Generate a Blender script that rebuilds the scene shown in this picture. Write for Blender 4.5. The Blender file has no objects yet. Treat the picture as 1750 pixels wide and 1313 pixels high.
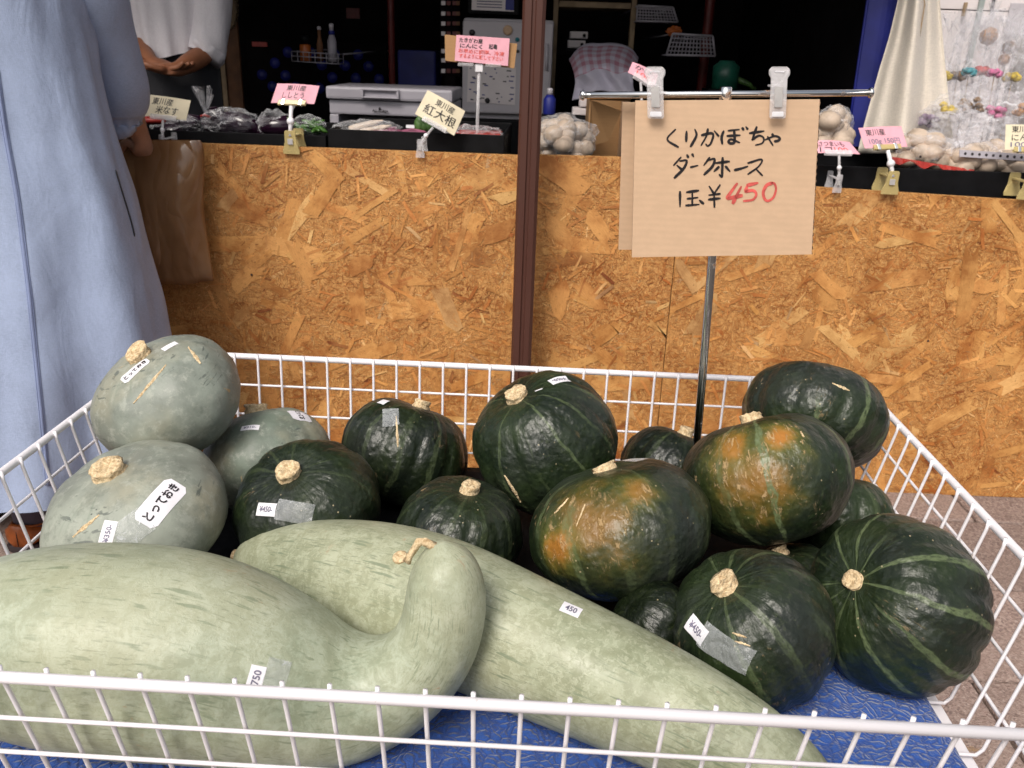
import bpy, bmesh, math, random
import numpy as np
from mathutils import Vector, Matrix, noise
from mathutils.bvhtree import BVHTree

random.seed(7); np.random.seed(7)
SC = bpy.context.scene
COL = SC.collection
V = Vector
R = math.radians

# ------------------------------------------------------------------ camera
FPX, W0, H0 = 1450.0, 1750.0, 1313.0
CAM = V((0.0546, -0.5551, 1.10))
RT = V((0.99855024, 0.04345539, 0.03176544))
UP = V((-0.04532587, 0.36049937, 0.93165754))
FW = V((-0.02903412, 0.93174666, -0.36194639))
cam_d = bpy.data.cameras.new('camera')
cam = bpy.data.objects.new('camera', cam_d)
COL.objects.link(cam)
cam_d.sensor_width = 36.0
cam_d.lens = FPX / W0 * 36.0
cam_d.clip_start = 0.02
cam_d.clip_end = 500
cam_d.dof.use_dof = True
cam_d.dof.focus_distance = 1.02
cam_d.dof.aperture_fstop = 14
cam.matrix_world = Matrix(((RT.x, UP.x, -FW.x, CAM.x), (RT.y, UP.y, -FW.y, CAM.y),
                           (RT.z, UP.z, -FW.z, CAM.z), (0, 0, 0, 1)))
SC.camera = cam

# ------------------------------------------------------------------ light
SUN_EL, SUN_AZ = R(49), R(203)      # soft light from above, behind the viewer
world = bpy.data.worlds.new('World')
SC.world = world
world.use_nodes = True
wn = world.node_tree
bg = wn.nodes['Background']
sky = wn.nodes.new('ShaderNodeTexSky')
sky.sky_type = 'NISHITA'
sky.sun_disc = False
sky.sun_elevation = SUN_EL
sky.sun_rotation = SUN_AZ
sky.air_density = 1.0
sky.dust_density = 6.0
sky.ozone_density = 1.0
hsv = wn.nodes.new('ShaderNodeHueSaturation')      # cloud veil: the sky is pale, not blue
hsv.inputs['Saturation'].default_value = 0.45
wn.links.new(sky.outputs[0], hsv.inputs['Color'])
wn.links.new(hsv.outputs[0], bg.inputs[0])
bg.inputs[1].default_value = 0.085
sun_d = bpy.data.lights.new('sun', 'SUN')
sun = bpy.data.objects.new('sun', sun_d)
COL.objects.link(sun)
sun_d.energy = 1.5
sun_d.angle = R(24)
sun_d.color = (1.0, 0.93, 0.84)
sdir = V((math.sin(SUN_AZ) * math.cos(SUN_EL), math.cos(SUN_AZ) * math.cos(SUN_EL), math.sin(SUN_EL)))
sun.rotation_euler = (-sdir).to_track_quat('-Z', 'Y').to_euler()
sun.location = (0, -3, 6)

SC.view_settings.view_transform = 'Standard'
SC.view_settings.look = 'None'
SC.view_settings.gamma = 1.0
SC.view_settings.exposure = 0.66
SC.view_settings.use_curve_mapping = False
SC.render.engine = 'CYCLES'
SC.cycles.use_denoising = True
SC.cycles.max_bounces = 8
SC.cycles.transparent_max_bounces = 24
SC.cycles.caustics_reflective = False
SC.cycles.caustics_refractive = False

# ------------------------------------------------------------------ helpers: places
def ray(x, y):
    return FW + RT * ((x - W0 / 2) / FPX) - UP * ((y - H0 / 2) / FPX)

def at(x, y, Y):
    """the point at depth Y (metres from the basket's front rim) seen at photo pixel x, y"""
    d = ray(x, y)
    return CAM + d * ((Y - CAM.y) / d.y)

def atz(x, y, z):
    d = ray(x, y)
    return CAM + d * ((z - CAM.z) / d.z)

def depth(p):
    return (p - CAM).dot(FW)

# ------------------------------------------------------------------ helpers: objects
def link(name, me, mat=None, parent=None):
    o = bpy.data.objects.new(name, me)
    COL.objects.link(o)
    if mat is not None and me is not None:
        me.materials.append(mat)
    if parent is not None:
        o.parent = parent
        w = parent
        M = Matrix.Identity(4)
        while w is not None:
            M = w.matrix_basis @ M
            w = w.parent
        o.matrix_basis = M.inverted()      # child geometry is given in world coordinates
    return o

def tag(o, label=None, cat=None, group=None, kind=None):
    if label: o['label'] = label
    if cat: o['category'] = cat
    if group: o['group'] = group
    if kind: o['kind'] = kind
    return o

def thing(name, loc, label, cat, group=None):
    o = bpy.data.objects.new(name, None)
    COL.objects.link(o)
    o.empty_display_size = 0.05
    o.location = loc
    tag(o, label, cat, group)
    return o

def mk(name, vs, fs, mat, parent=None, smooth=False, uv=None, col=None):
    me = bpy.data.meshes.new(name)
    me.from_pydata([tuple(v) for v in vs], [], fs)
    if smooth:
        me.polygons.foreach_set('use_smooth', [True] * len(me.polygons))
    if uv is not None:
        l = me.uv_layers.new(name='UVMap')
        l.data.foreach_set('uv', np.array(uv, dtype=np.float32).ravel())
    if col is not None:
        a = me.color_attributes.new('tint', 'FLOAT_COLOR', 'CORNER')
        a.data.foreach_set('color', np.array(col, dtype=np.float32).ravel())
    me.update()
    return link(name, me, mat, parent)

def bm_obj(name, bm, mat, parent=None, smooth=False):
    me = bpy.data.meshes.new(name)
    bm.normal_update()
    bm.to_mesh(me)
    bm.free()
    if smooth:
        me.polygons.foreach_set('use_smooth', [True] * len(me.polygons))
    return link(name, me, mat, parent)

def box_bm(lo, hi, bev=0.0, seg=2, bm=None, rot=None):
    own = bm is None
    b = bmesh.new()
    bmesh.ops.create_cube(b, size=1.0)
    lo, hi = V(lo), V(hi)
    c, s = (lo + hi) / 2, hi - lo
    for v in b.verts:
        v.co = V((v.co.x * s.x, v.co.y * s.y, v.co.z * s.z))
    if bev > 0:
        bmesh.ops.bevel(b, geom=list(b.edges), offset=min(bev, min(s) * .45), segments=seg, affect='EDGES', profile=.6)
    for v in b.verts:
        v.co = (rot @ v.co if rot else v.co) + c
    if own:
        return b
    me = bpy.data.meshes.new('t'); b.to_mesh(me); b.free(); bm.from_mesh(me); bpy.data.meshes.remove(me)
    return bm

def box(name, lo, hi, mat, parent=None, bev=0.002, rot=None, smooth=False):
    return bm_obj(name, box_bm(lo, hi, bev, rot=rot), mat, parent, smooth)

def frames(pts):
    n = len(pts)
    T = []
    for i in range(n):
        a, b = pts[max(i - 1, 0)], pts[min(i + 1, n - 1)]
        T.append((b - a).normalized())
    ref = V((0, 0, 1)) if abs(T[0].z) < .9 else V((1, 0, 0))
    N = [(ref - T[0] * ref.dot(T[0])).normalized()]
    for i in range(1, n):
        q = T[i - 1].rotation_difference(T[i])
        v = q @ N[-1]
        N.append((v - T[i] * v.dot(T[i])).normalized())
    return T, N

def tube_data(pts, rad, seg=8, cap=True, off=0, wob=None):
    pts = [V(p) for p in pts]
    T, N = frames(pts)
    vs, fs, uvs = [], [], []
    n = len(pts)
    for i, p in enumerate(pts):
        B = T[i].cross(N[i])
        r = rad[i] if hasattr(rad, '__len__') else rad
        for k in range(seg):
            a = 2 * math.pi * k / seg
            rr = r * (wob(i / (n - 1), a) if wob else 1)
            vs.append(p + (N[i] * math.cos(a) + B * math.sin(a)) * rr)
    for i in range(n - 1):
        for k in range(seg):
            k2 = (k + 1) % seg
            fs.append((off + i * seg + k, off + i * seg + k2, off + (i + 1) * seg + k2, off + (i + 1) * seg + k))
            u0, u1 = k / seg, (k + 1) / seg
            v0, v1 = i / (n - 1), (i + 1) / (n - 1)
            uvs += [(u0, v0), (u1, v0), (u1, v1), (u0, v1)]
    if cap:
        fs.append(tuple(off + k for k in reversed(range(seg))))
        fs.append(tuple(off + (n - 1) * seg + k for k in range(seg)))
        uvs += [(k / seg, 0) for k in reversed(range(seg))] + [(k / seg, 1) for k in range(seg)]
    return vs, fs, uvs

def tube(name, pts, rad, mat, parent=None, seg=8, smooth=True, wob=None):
    vs, fs, uv = tube_data(pts, rad, seg, wob=wob)
    return mk(name, vs, fs, mat, parent, smooth, uv=uv)

def spline(pts, n=8, closed=False):
    """Catmull-Rom through tuples of any length"""
    P = [np.array(p, float) for p in pts]
    out = []
    m = len(P)
    for i in range(m - 1):
        p0 = P[i - 1] if i > 0 else 2 * P[0] - P[1]
        p3 = P[i + 2] if i + 2 < m else 2 * P[-1] - P[-2]
        p1, p2 = P[i], P[i + 1]
        for k in range(n):
            t = k / n
            out.append(.5 * ((2 * p1) + (-p0 + p2) * t + (2 * p0 - 5 * p1 + 4 * p2 - p3) * t * t + (-p0 + 3 * p1 - 3 * p2 + p3) * t ** 3))
    out.append(P[-1])
    return out

def lathe(name, prof, mat, parent, loc, axis=V((0, 0, 1)), seg=16, smooth=True):
    axis = V(axis).normalized()
    q = V((0, 0, 1)).rotation_difference(axis)
    vs, fs = [], []
    for r, z in prof:
        for k in range(seg):
            a = 2 * math.pi * k / seg
            vs.append(V(loc) + q @ V((r * math.cos(a), r * math.sin(a), z)))
    n = len(prof)
    for i in range(n - 1):
        for k in range(seg):
            k2 = (k + 1) % seg
            fs.append((i * seg + k, i * seg + k2, (i + 1) * seg + k2, (i + 1) * seg + k))
    fs.append(tuple(reversed(range(seg))))
    fs.append(tuple((n - 1) * seg + k for k in range(seg)))
    return mk(name, vs, fs, mat, parent, smooth)

# ------------------------------------------------------------------ helpers: materials
class N:
    def __init__(s, name):
        s.m = bpy.data.materials.new(name); s.m.use_nodes = True
        s.t = s.m.node_tree; s.p = s.t.nodes['Principled BSDF']
    def n(s, kind, **kw):
        nd = s.t.nodes.new('ShaderNode' + kind)
        for k, v in kw.items():
            if k.startswith('i_'):
                nd.inputs[k[2:].replace('_', ' ')].default_value = v
            else:
                setattr(nd, k, v)
        return nd
    def l(s, a, b): s.t.links.new(a, b)
    def inp(s, nd, i, v):
        if hasattr(v, 'is_output') or isinstance(v, bpy.types.NodeSocket): s.l(v, nd.inputs[i])
        else: nd.inputs[i].default_value = v
    def math(s, op, a, b=0.0, c=None, clamp=False):
        nd = s.n('Math', operation=op); nd.use_clamp = clamp
        s.inp(nd, 0, a); s.inp(nd, 1, b)
        if c is not None: s.inp(nd, 2, c)
        return nd.outputs[0]
    def mix(s, f, a, b, mode='MIX'):
        nd = s.n('Mix', data_type='RGBA', blend_type=mode)
        s.inp(nd, 0, f)
        for i, v in ((6, a), (7, b)):
            if isinstance(v, tuple) and len(v) == 3: v = (*v, 1)
            s.inp(nd, i, v)
        return nd.outputs[2]
    def noise(s, vec, scale, detail=3, rough=.5, dist=0.0):
        nd = s.n('TexNoise'); nd.inputs['Scale'].default_value = scale
        nd.inputs['Detail'].default_value = detail; nd.inputs['Roughness'].default_value = rough
        nd.inputs['Distortion'].default_value = dist
        if vec is not None: s.l(vec, nd.inputs['Vector'])
        return nd.outputs[0]
    def voro(s, vec, scale, feat='F1'):
        nd = s.n('TexVoronoi', feature=feat); nd.inputs['Scale'].default_value = scale
        if vec is not None: s.l(vec, nd.inputs['Vector'])
        return nd
    def ramp(s, f, a, b, va=0.0, vb=1.0):
        nd = s.n('MapRange'); nd.interpolation_type = 'SMOOTHSTEP'
        s.inp(nd, 0, f); nd.inputs[1].default_value = a; nd.inputs[2].default_value = b
        nd.inputs[3].default_value = va; nd.inputs[4].default_value = vb
        return nd.outputs[0]
    def obj(s): return s.n('TexCoord').outputs['Object']
    def uv(s): return s.n('TexCoord').outputs['UV']
    def map(s, vec, sc=(1, 1, 1), loc=(0, 0, 0), rot=(0, 0, 0)):
        nd = s.n('Mapping'); s.l(vec, nd.inputs[0])
        nd.inputs['Scale'].default_value = sc; nd.inputs['Location'].default_value = loc; nd.inputs['Rotation'].default_value = rot
        return nd.outputs[0]
    def bump(s, h, strength=.3, dist=.01, normal=None):
        nd = s.n('Bump'); nd.inputs['Strength'].default_value = strength; nd.inputs['Distance'].default_value = dist
        s.l(h, nd.inputs['Height'])
        if normal is not None: s.l(normal, nd.inputs['Normal'])
        s.l(nd.outputs[0], s.p.inputs['Normal'])
        return nd.outputs[0]
    def base(s, c): s.inp(s.p, 'Base Color', (*c, 1) if isinstance(c, tuple) and len(c) == 3 else c)
    def set(s, **kw):
        for k, v in kw.items(): s.inp(s.p, k.replace('_', ' '), v)
        return s

def simple(name, c, rough=.6, var=.25, scale=30, bump=.0, metal=0.0, spec=.5):
    """plain surface with uneven colour and sheen"""
    m = N(name)
    o = m.obj()
    f = m.noise(o, scale, 4)
    d = tuple(x * (1 - var) for x in c); e = tuple(min(1, x * (1 + var)) for x in c)
    m.base(m.mix(m.ramp(f, .3, .7), d, e))
    m.l(m.ramp(m.noise(o, scale * 1.7, 3), .2, .8, max(.02, rough - .08), min(1, rough + .1)), m.p.inputs['Roughness'])
    m.set(Metallic=metal)
    m.p.inputs['Specular IOR Level'].default_value = spec
    if bump: m.bump(m.noise(o, scale * 3, 3), bump, .004)
    return m.m

def clear(name, c=(.9, .92, .95), alpha=.10, rough=.08, bump=.6, scale=40, rim=.55, crease=.3):
    """thin clear plastic: mostly see-through, with bright creased highlights"""
    m = N(name)
    o = m.obj()
    m.base(c); m.set(Roughness=rough)
    lw = m.n('LayerWeight'); lw.inputs[0].default_value = .35
    cre = m.ramp(m.noise(o, scale, 3, .6, 1.2), .56, .72)
    a = m.math('ADD', m.math('MULTIPLY', lw.outputs[1], rim), m.math('ADD', m.math('MULTIPLY', cre, crease), alpha), clamp=True)
    m.l(a, m.p.inputs['Alpha'])
    if bump: m.bump(m.noise(o, scale * .8, 3, .55, .8), bump, .02)
    return m.m

M = {}
# ---- painted wire
m = N('white_coated_wire'); o = m.obj()
f = m.noise(o, 30, 3)
m.base(m.mix(m.ramp(m.noise(o, 55, 4, .7), .66, .74), (.80, .77, .80), (.56, .50, .46)))
m.set(Roughness=.34); M['wire'] = m.m
# ---- chrome of the sign stand (a little rust)
m = N('chrome_rod'); o = m.obj()
ru = m.ramp(m.noise(o, 34, 4, .65), .60, .70)
m.base(m.mix(ru, (.80, .79, .78), (.24, .11, .04))); m.l(m.math('SUBTRACT', 1.0, m.math('MULTIPLY', ru, .8)), m.p.inputs['Metallic'])
m.l(m.math('ADD', .07, m.math('MULTIPLY', ru, .5)), m.p.inputs['Roughness']); M['chrome'] = m.m
# ---- cardboard
def cardboard(name, c):
    m = N(name); o = m.obj()
    fl = m.n('TexWave', wave_type='BANDS', bands_direction='Z'); fl.inputs['Scale'].default_value = 38
    fl.inputs['Distortion'].default_value = 1.2; fl.inputs['Detail'].default_value = 2; m.l(o, fl.inputs[0])
    f = m.math('ADD', m.math('MULTIPLY', fl.outputs[1], .12), m.math('MULTIPLY', m.noise(m.map(o, (9, 9, 14)), 6, 5, .6), .88))
    m.base(m.mix(m.ramp(f, .3, .75), tuple(x * .92 for x in c), c)); m.set(Roughness=.82)
    m.bump(f, .12, .002); return m.m
M['card'] = cardboard('kraft_cardboard', (.63, .43, .28))
M['card_dark'] = cardboard('brown_cardboard', (.36, .20, .085))
M['card_edge'] = simple('cardboard_flute_edge', (.50, .36, .25), .9, .5, 420)
M['ink'] = simple('black_marker_ink', (.012, .009, .011), .5, .2)
M['red_ink'] = simple('red_marker_ink', (.62, .10, .085), .55, .25, 120)
M['paper'] = simple('white_sticker_paper', (.78, .76, .80), .5, .05)
M['pink_paper'] = simple('pink_paper', (.72, .36, .43), .75, .06)
M['cream_paper'] = simple('cream_paper', (.70, .62, .45), .75, .06)
M['print'] = simple('grey_print', (.16, .15, .22), .6, .2)
M['tape'] = clear('clear_tape', (.75, .78, .80), .20, .16, .5, 55)
M['clip'] = clear('clear_clip_plastic', (.88, .86, .88), .28, .2, .15, 60, .5, .2)
M['clip_amber'] = clear('yellowed_clip_plastic', (.62, .50, .22), .62, .25, .1, 60)
M['spring_steel'] = simple('dull_spring_steel', (.55, .53, .52), .38, .1, 60, .1, .35)
M['clip_white'] = simple('white_joint_plastic', (.78, .77, .80), .35, .06)
M['cork'] = None
# ---- corky stems
m = N('corky_stem'); o = m.obj()
f = m.noise(o, 220, 4, .7); v = m.voro(o, 260)
m.base(m.mix(m.ramp(f, .3, .68), (.40, .27, .14), (.74, .59, .37)))
m.set(Roughness=.9); m.bump(m.math('ADD', f, v.outputs[0]), .5, .003); M['cork'] = m.m
# ---- blue pad
m = N('blue_quilted_fabric'); o = m.obj()
w = m.noise(o, 14, 2)
vv = m.n('TexVoronoi', feature='DISTANCE_TO_EDGE'); vv.inputs['Scale'].default_value = 74
wa = m.n('VectorMath', operation='ADD'); m.l(o, wa.inputs[0])
nz = m.n('TexNoise'); nz.inputs['Scale'].default_value = 30; m.l(o, nz.inputs[0])
sc_ = m.n('VectorMath', operation='SCALE'); m.l(nz.outputs[1], sc_.inputs[0]); sc_.inputs[3].default_value = .05
m.l(sc_.outputs[0], wa.inputs[1]); m.l(wa.outputs[0], vv.inputs['Vector'])
e = m.math('ADD', m.math('MULTIPLY', m.ramp(vv.outputs[0], .0, .22), .6), m.math('MULTIPLY', m.noise(o, 40, 5, .7), .4))
m.base(m.mix(e, (.012, .052, .25), (.019, .088, .37))); m.set(Roughness=.85)
m.p.inputs['Sheen Weight'].default_value = .3
m.bump(m.math('ADD', e, m.math('MULTIPLY', m.noise(o, 320, 2), .5)), .7, .005); M['pad'] = m.m
# ---- brown steel post
m = N('brown_painted_steel'); o = m.obj()
sc = m.ramp(m.noise(m.map(o, (140, 140, 7)), 1.0, 5, .7), .70, .76)
m.base(m.mix(sc, (.075, .030, .022), (.30, .22, .18))); m.set(Roughness=.32)
m.bump(m.noise(o, 60, 3), .05, .002); M['post'] = m.m
# ---- paving
m = N('exposed_aggregate_paver'); o = m.obj()
v1 = m.voro(o, 210); v2 = m.voro(o, 330)
cr = m.n('ValToRGB'); m.l(v1.outputs['Color'], cr.inputs[0])
els = cr.color_ramp.elements
els[0].position = .0; els[0].color = (.11, .065, .055, 1); els[1].position = 1; els[1].color = (.38, .29, .24, 1)
for p_, c_ in ((.35, (.21, .135, .11, 1)), (.7, (.29, .20, .165, 1))):
    x_ = els.new(p_); x_.color = c_
big = m.noise(o, 5, 4)
info = m.n('ObjectInfo')
tn = m.ramp(info.outputs['Random'], 0, 1, .95, 1.3)
c = m.mix(m.ramp(big, .35, .7), cr.outputs[0], m.mix(.5, cr.outputs[0], (.24, .16, .125)))
st = m.ramp(m.noise(o, 7, 5, .7), .63, .70)
c = m.mix(m.math('MULTIPLY', st, .75), c, (.27, .145, .03))
hv = m.n('HueSaturation'); hv.inputs['Saturation'].default_value = .8; m.l(c, hv.inputs['Color']); m.l(tn, hv.inputs['Value'])
m.base(hv.outputs[0]); m.set(Roughness=.85); m.bump(m.math('ADD', v1.outputs[0], v2.outputs[0]), .6, .003); M['paver'] = m.m
M['joint'] = simple('dark_sandy_joint', (.055, .042, .034), .95, .4, 40, .6)
# ---- OSB
m = N('osb_base'); o = m.obj()
f1 = m.noise(m.map(o, (60, 1, 190)), 1.0, 6, .7, 1.5); f2 = m.noise(m.map(o, (150, 1, 60)), 1.0, 5, .7, 1.5)
mk_ = m.noise(o, 14, 3)
f = m.mix(m.ramp(mk_, .4, .6), f1, f2)
m.base(m.mix(m.ramp(f, .32, .68), (.30, .12, .03), (.64, .34, .11))); m.set(Roughness=.62)
m.bump(f, .5, .003); M['osb'] = m.m
m = N('wood_strand'); o = m.obj()
at_ = m.n('VertexColor', layer_name='tint')
g = m.noise(m.map(m.uv(), (3, 42, 1)), 1.0, 4, .6, .4)
d = m.ramp(m.noise(o, 130, 3, .6), .62, .70)
c = m.mix(m.ramp(g, .3, .7), m.mix(1.0, at_.outputs[0], (.74, .66, .58), 'MULTIPLY'), at_.outputs[0])
mot = m.ramp(m.noise(o, 11, 5, .65), .34, .62)
c = m.mix(mot, m.mix(1.0, c, (.66, .54, .42), 'MULTIPLY'), m.mix(.22, c, (.75, .42, .145)))
m.base(m.mix(m.math('MULTIPLY', d, .6), c, (.17, .06, .018))); m.set(Roughness=.58)
m.bump(g, .3, .001); M['strand'] = m.m
# ---- cloth
def fabric(name, c, weave=900, var=.18, rough=.85, crinkle=.35):
    m = N(name); o = m.obj()
    a = m.noise(m.map(o, (1, 1, .15)), weave, 2); b = m.noise(m.map(o, (.15, .15, 1)), weave, 2)
    w = m.math('ADD', a, b)
    L = m.noise(o, 7, 4, .6)
    cc = m.mix(m.ramp(L, .3, .7), tuple(x * (1 - var) for x in c), tuple(min(1, x * (1 + var * .6)) for x in c))
    cc = m.mix(m.ramp(w, .7, 1.3, 0, .35), cc, tuple(min(1, x * 1.5) for x in c))
    m.base(cc); m.set(Roughness=rough); m.p.inputs['Sheen Weight'].default_value = .15
    cr = m.noise(m.map(o, (1, 1, .45)), 16, 3, .5, .6)
    m.bump(m.math('ADD', m.math('MULTIPLY', w, .02), m.math('MULTIPLY', cr, crinkle)), .6, .02)
    return m.m
M['denim'] = fabric('washed_blue_linen', (.305, .368, .52), 900, .14, .85, .4)
M['seam'] = fabric('blue_seam_thread', (.20, .245, .40), 1500)
M['shirt'] = fabric('white_shirt_cotton', (.74, .70, .74), 1200, .06, .8, .5)
M['curtain'] = fabric('cream_curtain_vinyl', (.66, .60, .52), 500, .06, .5, .12)
M['sock'] = fabric('grey_purple_sock', (.055, .038, .058), 1800)
M['trousers'] = fabric('black_trousers', (.02, .02, .025), 900)
M['skin'] = simple('skin', (.42, .22, .14), .5, .12, 20, .05)
M['skin_tan'] = simple('tanned_skin', (.30, .115, .055), .5, .15, 20, .05)
M['hair'] = simple('dark_hair', (.018, .012, .010), .45, .3, 90, .4)
M['leather'] = simple('orange_brown_leather', (.30, .075, .015), .36, .18, 60, .12)
M['sole'] = simple('dark_rubber_sole', (.025, .012, .014), .7, .2)
# ---- stall interior
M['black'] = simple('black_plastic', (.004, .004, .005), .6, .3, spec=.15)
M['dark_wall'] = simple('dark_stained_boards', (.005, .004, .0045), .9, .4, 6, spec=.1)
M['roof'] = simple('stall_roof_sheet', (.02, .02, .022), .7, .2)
M['grey_plastic'] = simple('grey_box_plastic', (.38, .36, .40), .4, .06, 9, .03)
M['white_enamel'] = simple('white_enamel', (.50, .47, .50), .35, .05, 6)
M['white_wall'] = simple('white_wall_board', (.72, .66, .66), .7, .06, 6)
M['grey_board'] = simple('grey_green_board', (.30, .34, .33), .7, .1, 6)
M['wood'] = simple('pale_shelf_timber', (.30, .215, .13), .7, .25, 18, .2)
M['wood_dark'] = simple('brown_timber', (.13, .055, .022), .7, .25, 18, .2)
M['blue'] = simple('blue_sheet', (.008, .014, .17), .5, .2, 10)
M['red'] = simple('red_plastic', (.34, .025, .018), .45, .2)
M['dark_red'] = simple('dark_red_steel', (.10, .010, .008), .5, .2)
M['orange'] = simple('orange_plastic', (.40, .10, .015), .4, .15)
M['perf'] = simple('grey_perforated_plastic', (.34, .32, .36), .5, .08)
M['towel'] = None
m = N('red_check_towel'); u = m.uv()
sx = m.n('SeparateXYZ'); m.l(u, sx.inputs[0])
def band(val, n, w):
    fr = m.math('FRACT', m.math('MULTIPLY', val, n)); return m.math('LESS_THAN', fr, w)
g = m.math('MULTIPLY', m.math('ADD', band(sx.outputs[0], 7, .5), band(sx.outputs[1], 8, .5)), .5)
msk = m.math('MULTIPLY', m.math('GREATER_THAN', sx.outputs[1], .42), m.math('LESS_THAN', sx.outputs[1], .92))
o = m.obj()
m.base(m.mix(m.math('MULTIPLY', m.math('MULTIPLY', g, msk), .75), (.56, .53, .62), (.40, .09, .14))); m.set(Roughness=.95)
m.bump(m.noise(o, 150, 3), .7, .004); M['towel'] = m.m
M['garlic'] = simple('garlic_skin', (.45, .355, .275), .6, .22, 30, .15)
M['film'] = clear('clear_bag_film', (.85, .85, .88), .05, .10, .9, 30, .38, .34)
M['film_thick'] = clear('crinkled_cellophane', (.80, .79, .83), .05, .12, 1.0, 22, .38, .36)
m = N('brown_plastic_bag'); o = m.obj()
m.base(m.mix(m.ramp(m.noise(m.map(o, (1, 1, .4)), 9, 4), .3, .7), (.19, .085, .032), (.34, .185, .085)))
m.set(Roughness=.16); m.bump(m.math('ABSOLUTE', m.math('SUBTRACT', m.noise(m.map(o, (1.5, 1, .7), rot=(0, .35, 0)), 8, 2, .4, .7), .5)), .28, .06); m.p.inputs['Alpha'].default_value = .84; m.p.inputs['Specular IOR Level'].default_value = .8
M['brown_bag'] = m.m
M['eggplant'] = simple('eggplant_skin', (.014, .004, .012), .18, .3, 20)
M['radish'] = simple('purple_radish_skin', (.28, .09, .15), .4, .25, 30)
M['pale_root'] = simple('pale_root', (.55, .45, .36), .5, .2, 30)
M['leaf'] = simple('green_leaf', (.045, .10, .022), .5, .4, 40)
M['pepper'] = simple('green_pepper', (.05, .13, .02), .3, .3, 30)
for nm, c in dict(c_yellow=(.50, .36, .03), c_brown=(.16, .085, .03), c_teal=(.03, .22, .26), c_red=(.50, .03, .02), c_orange=(.42, .20, .06),
                  c_pink=(.50, .12, .26), c_violet=(.22, .15, .24), c_white=(.7, .68, .7)).items():
    M[nm] = simple('dried_' + nm[2:] + '_petals', c, .7, .35, 90, .4)

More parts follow.
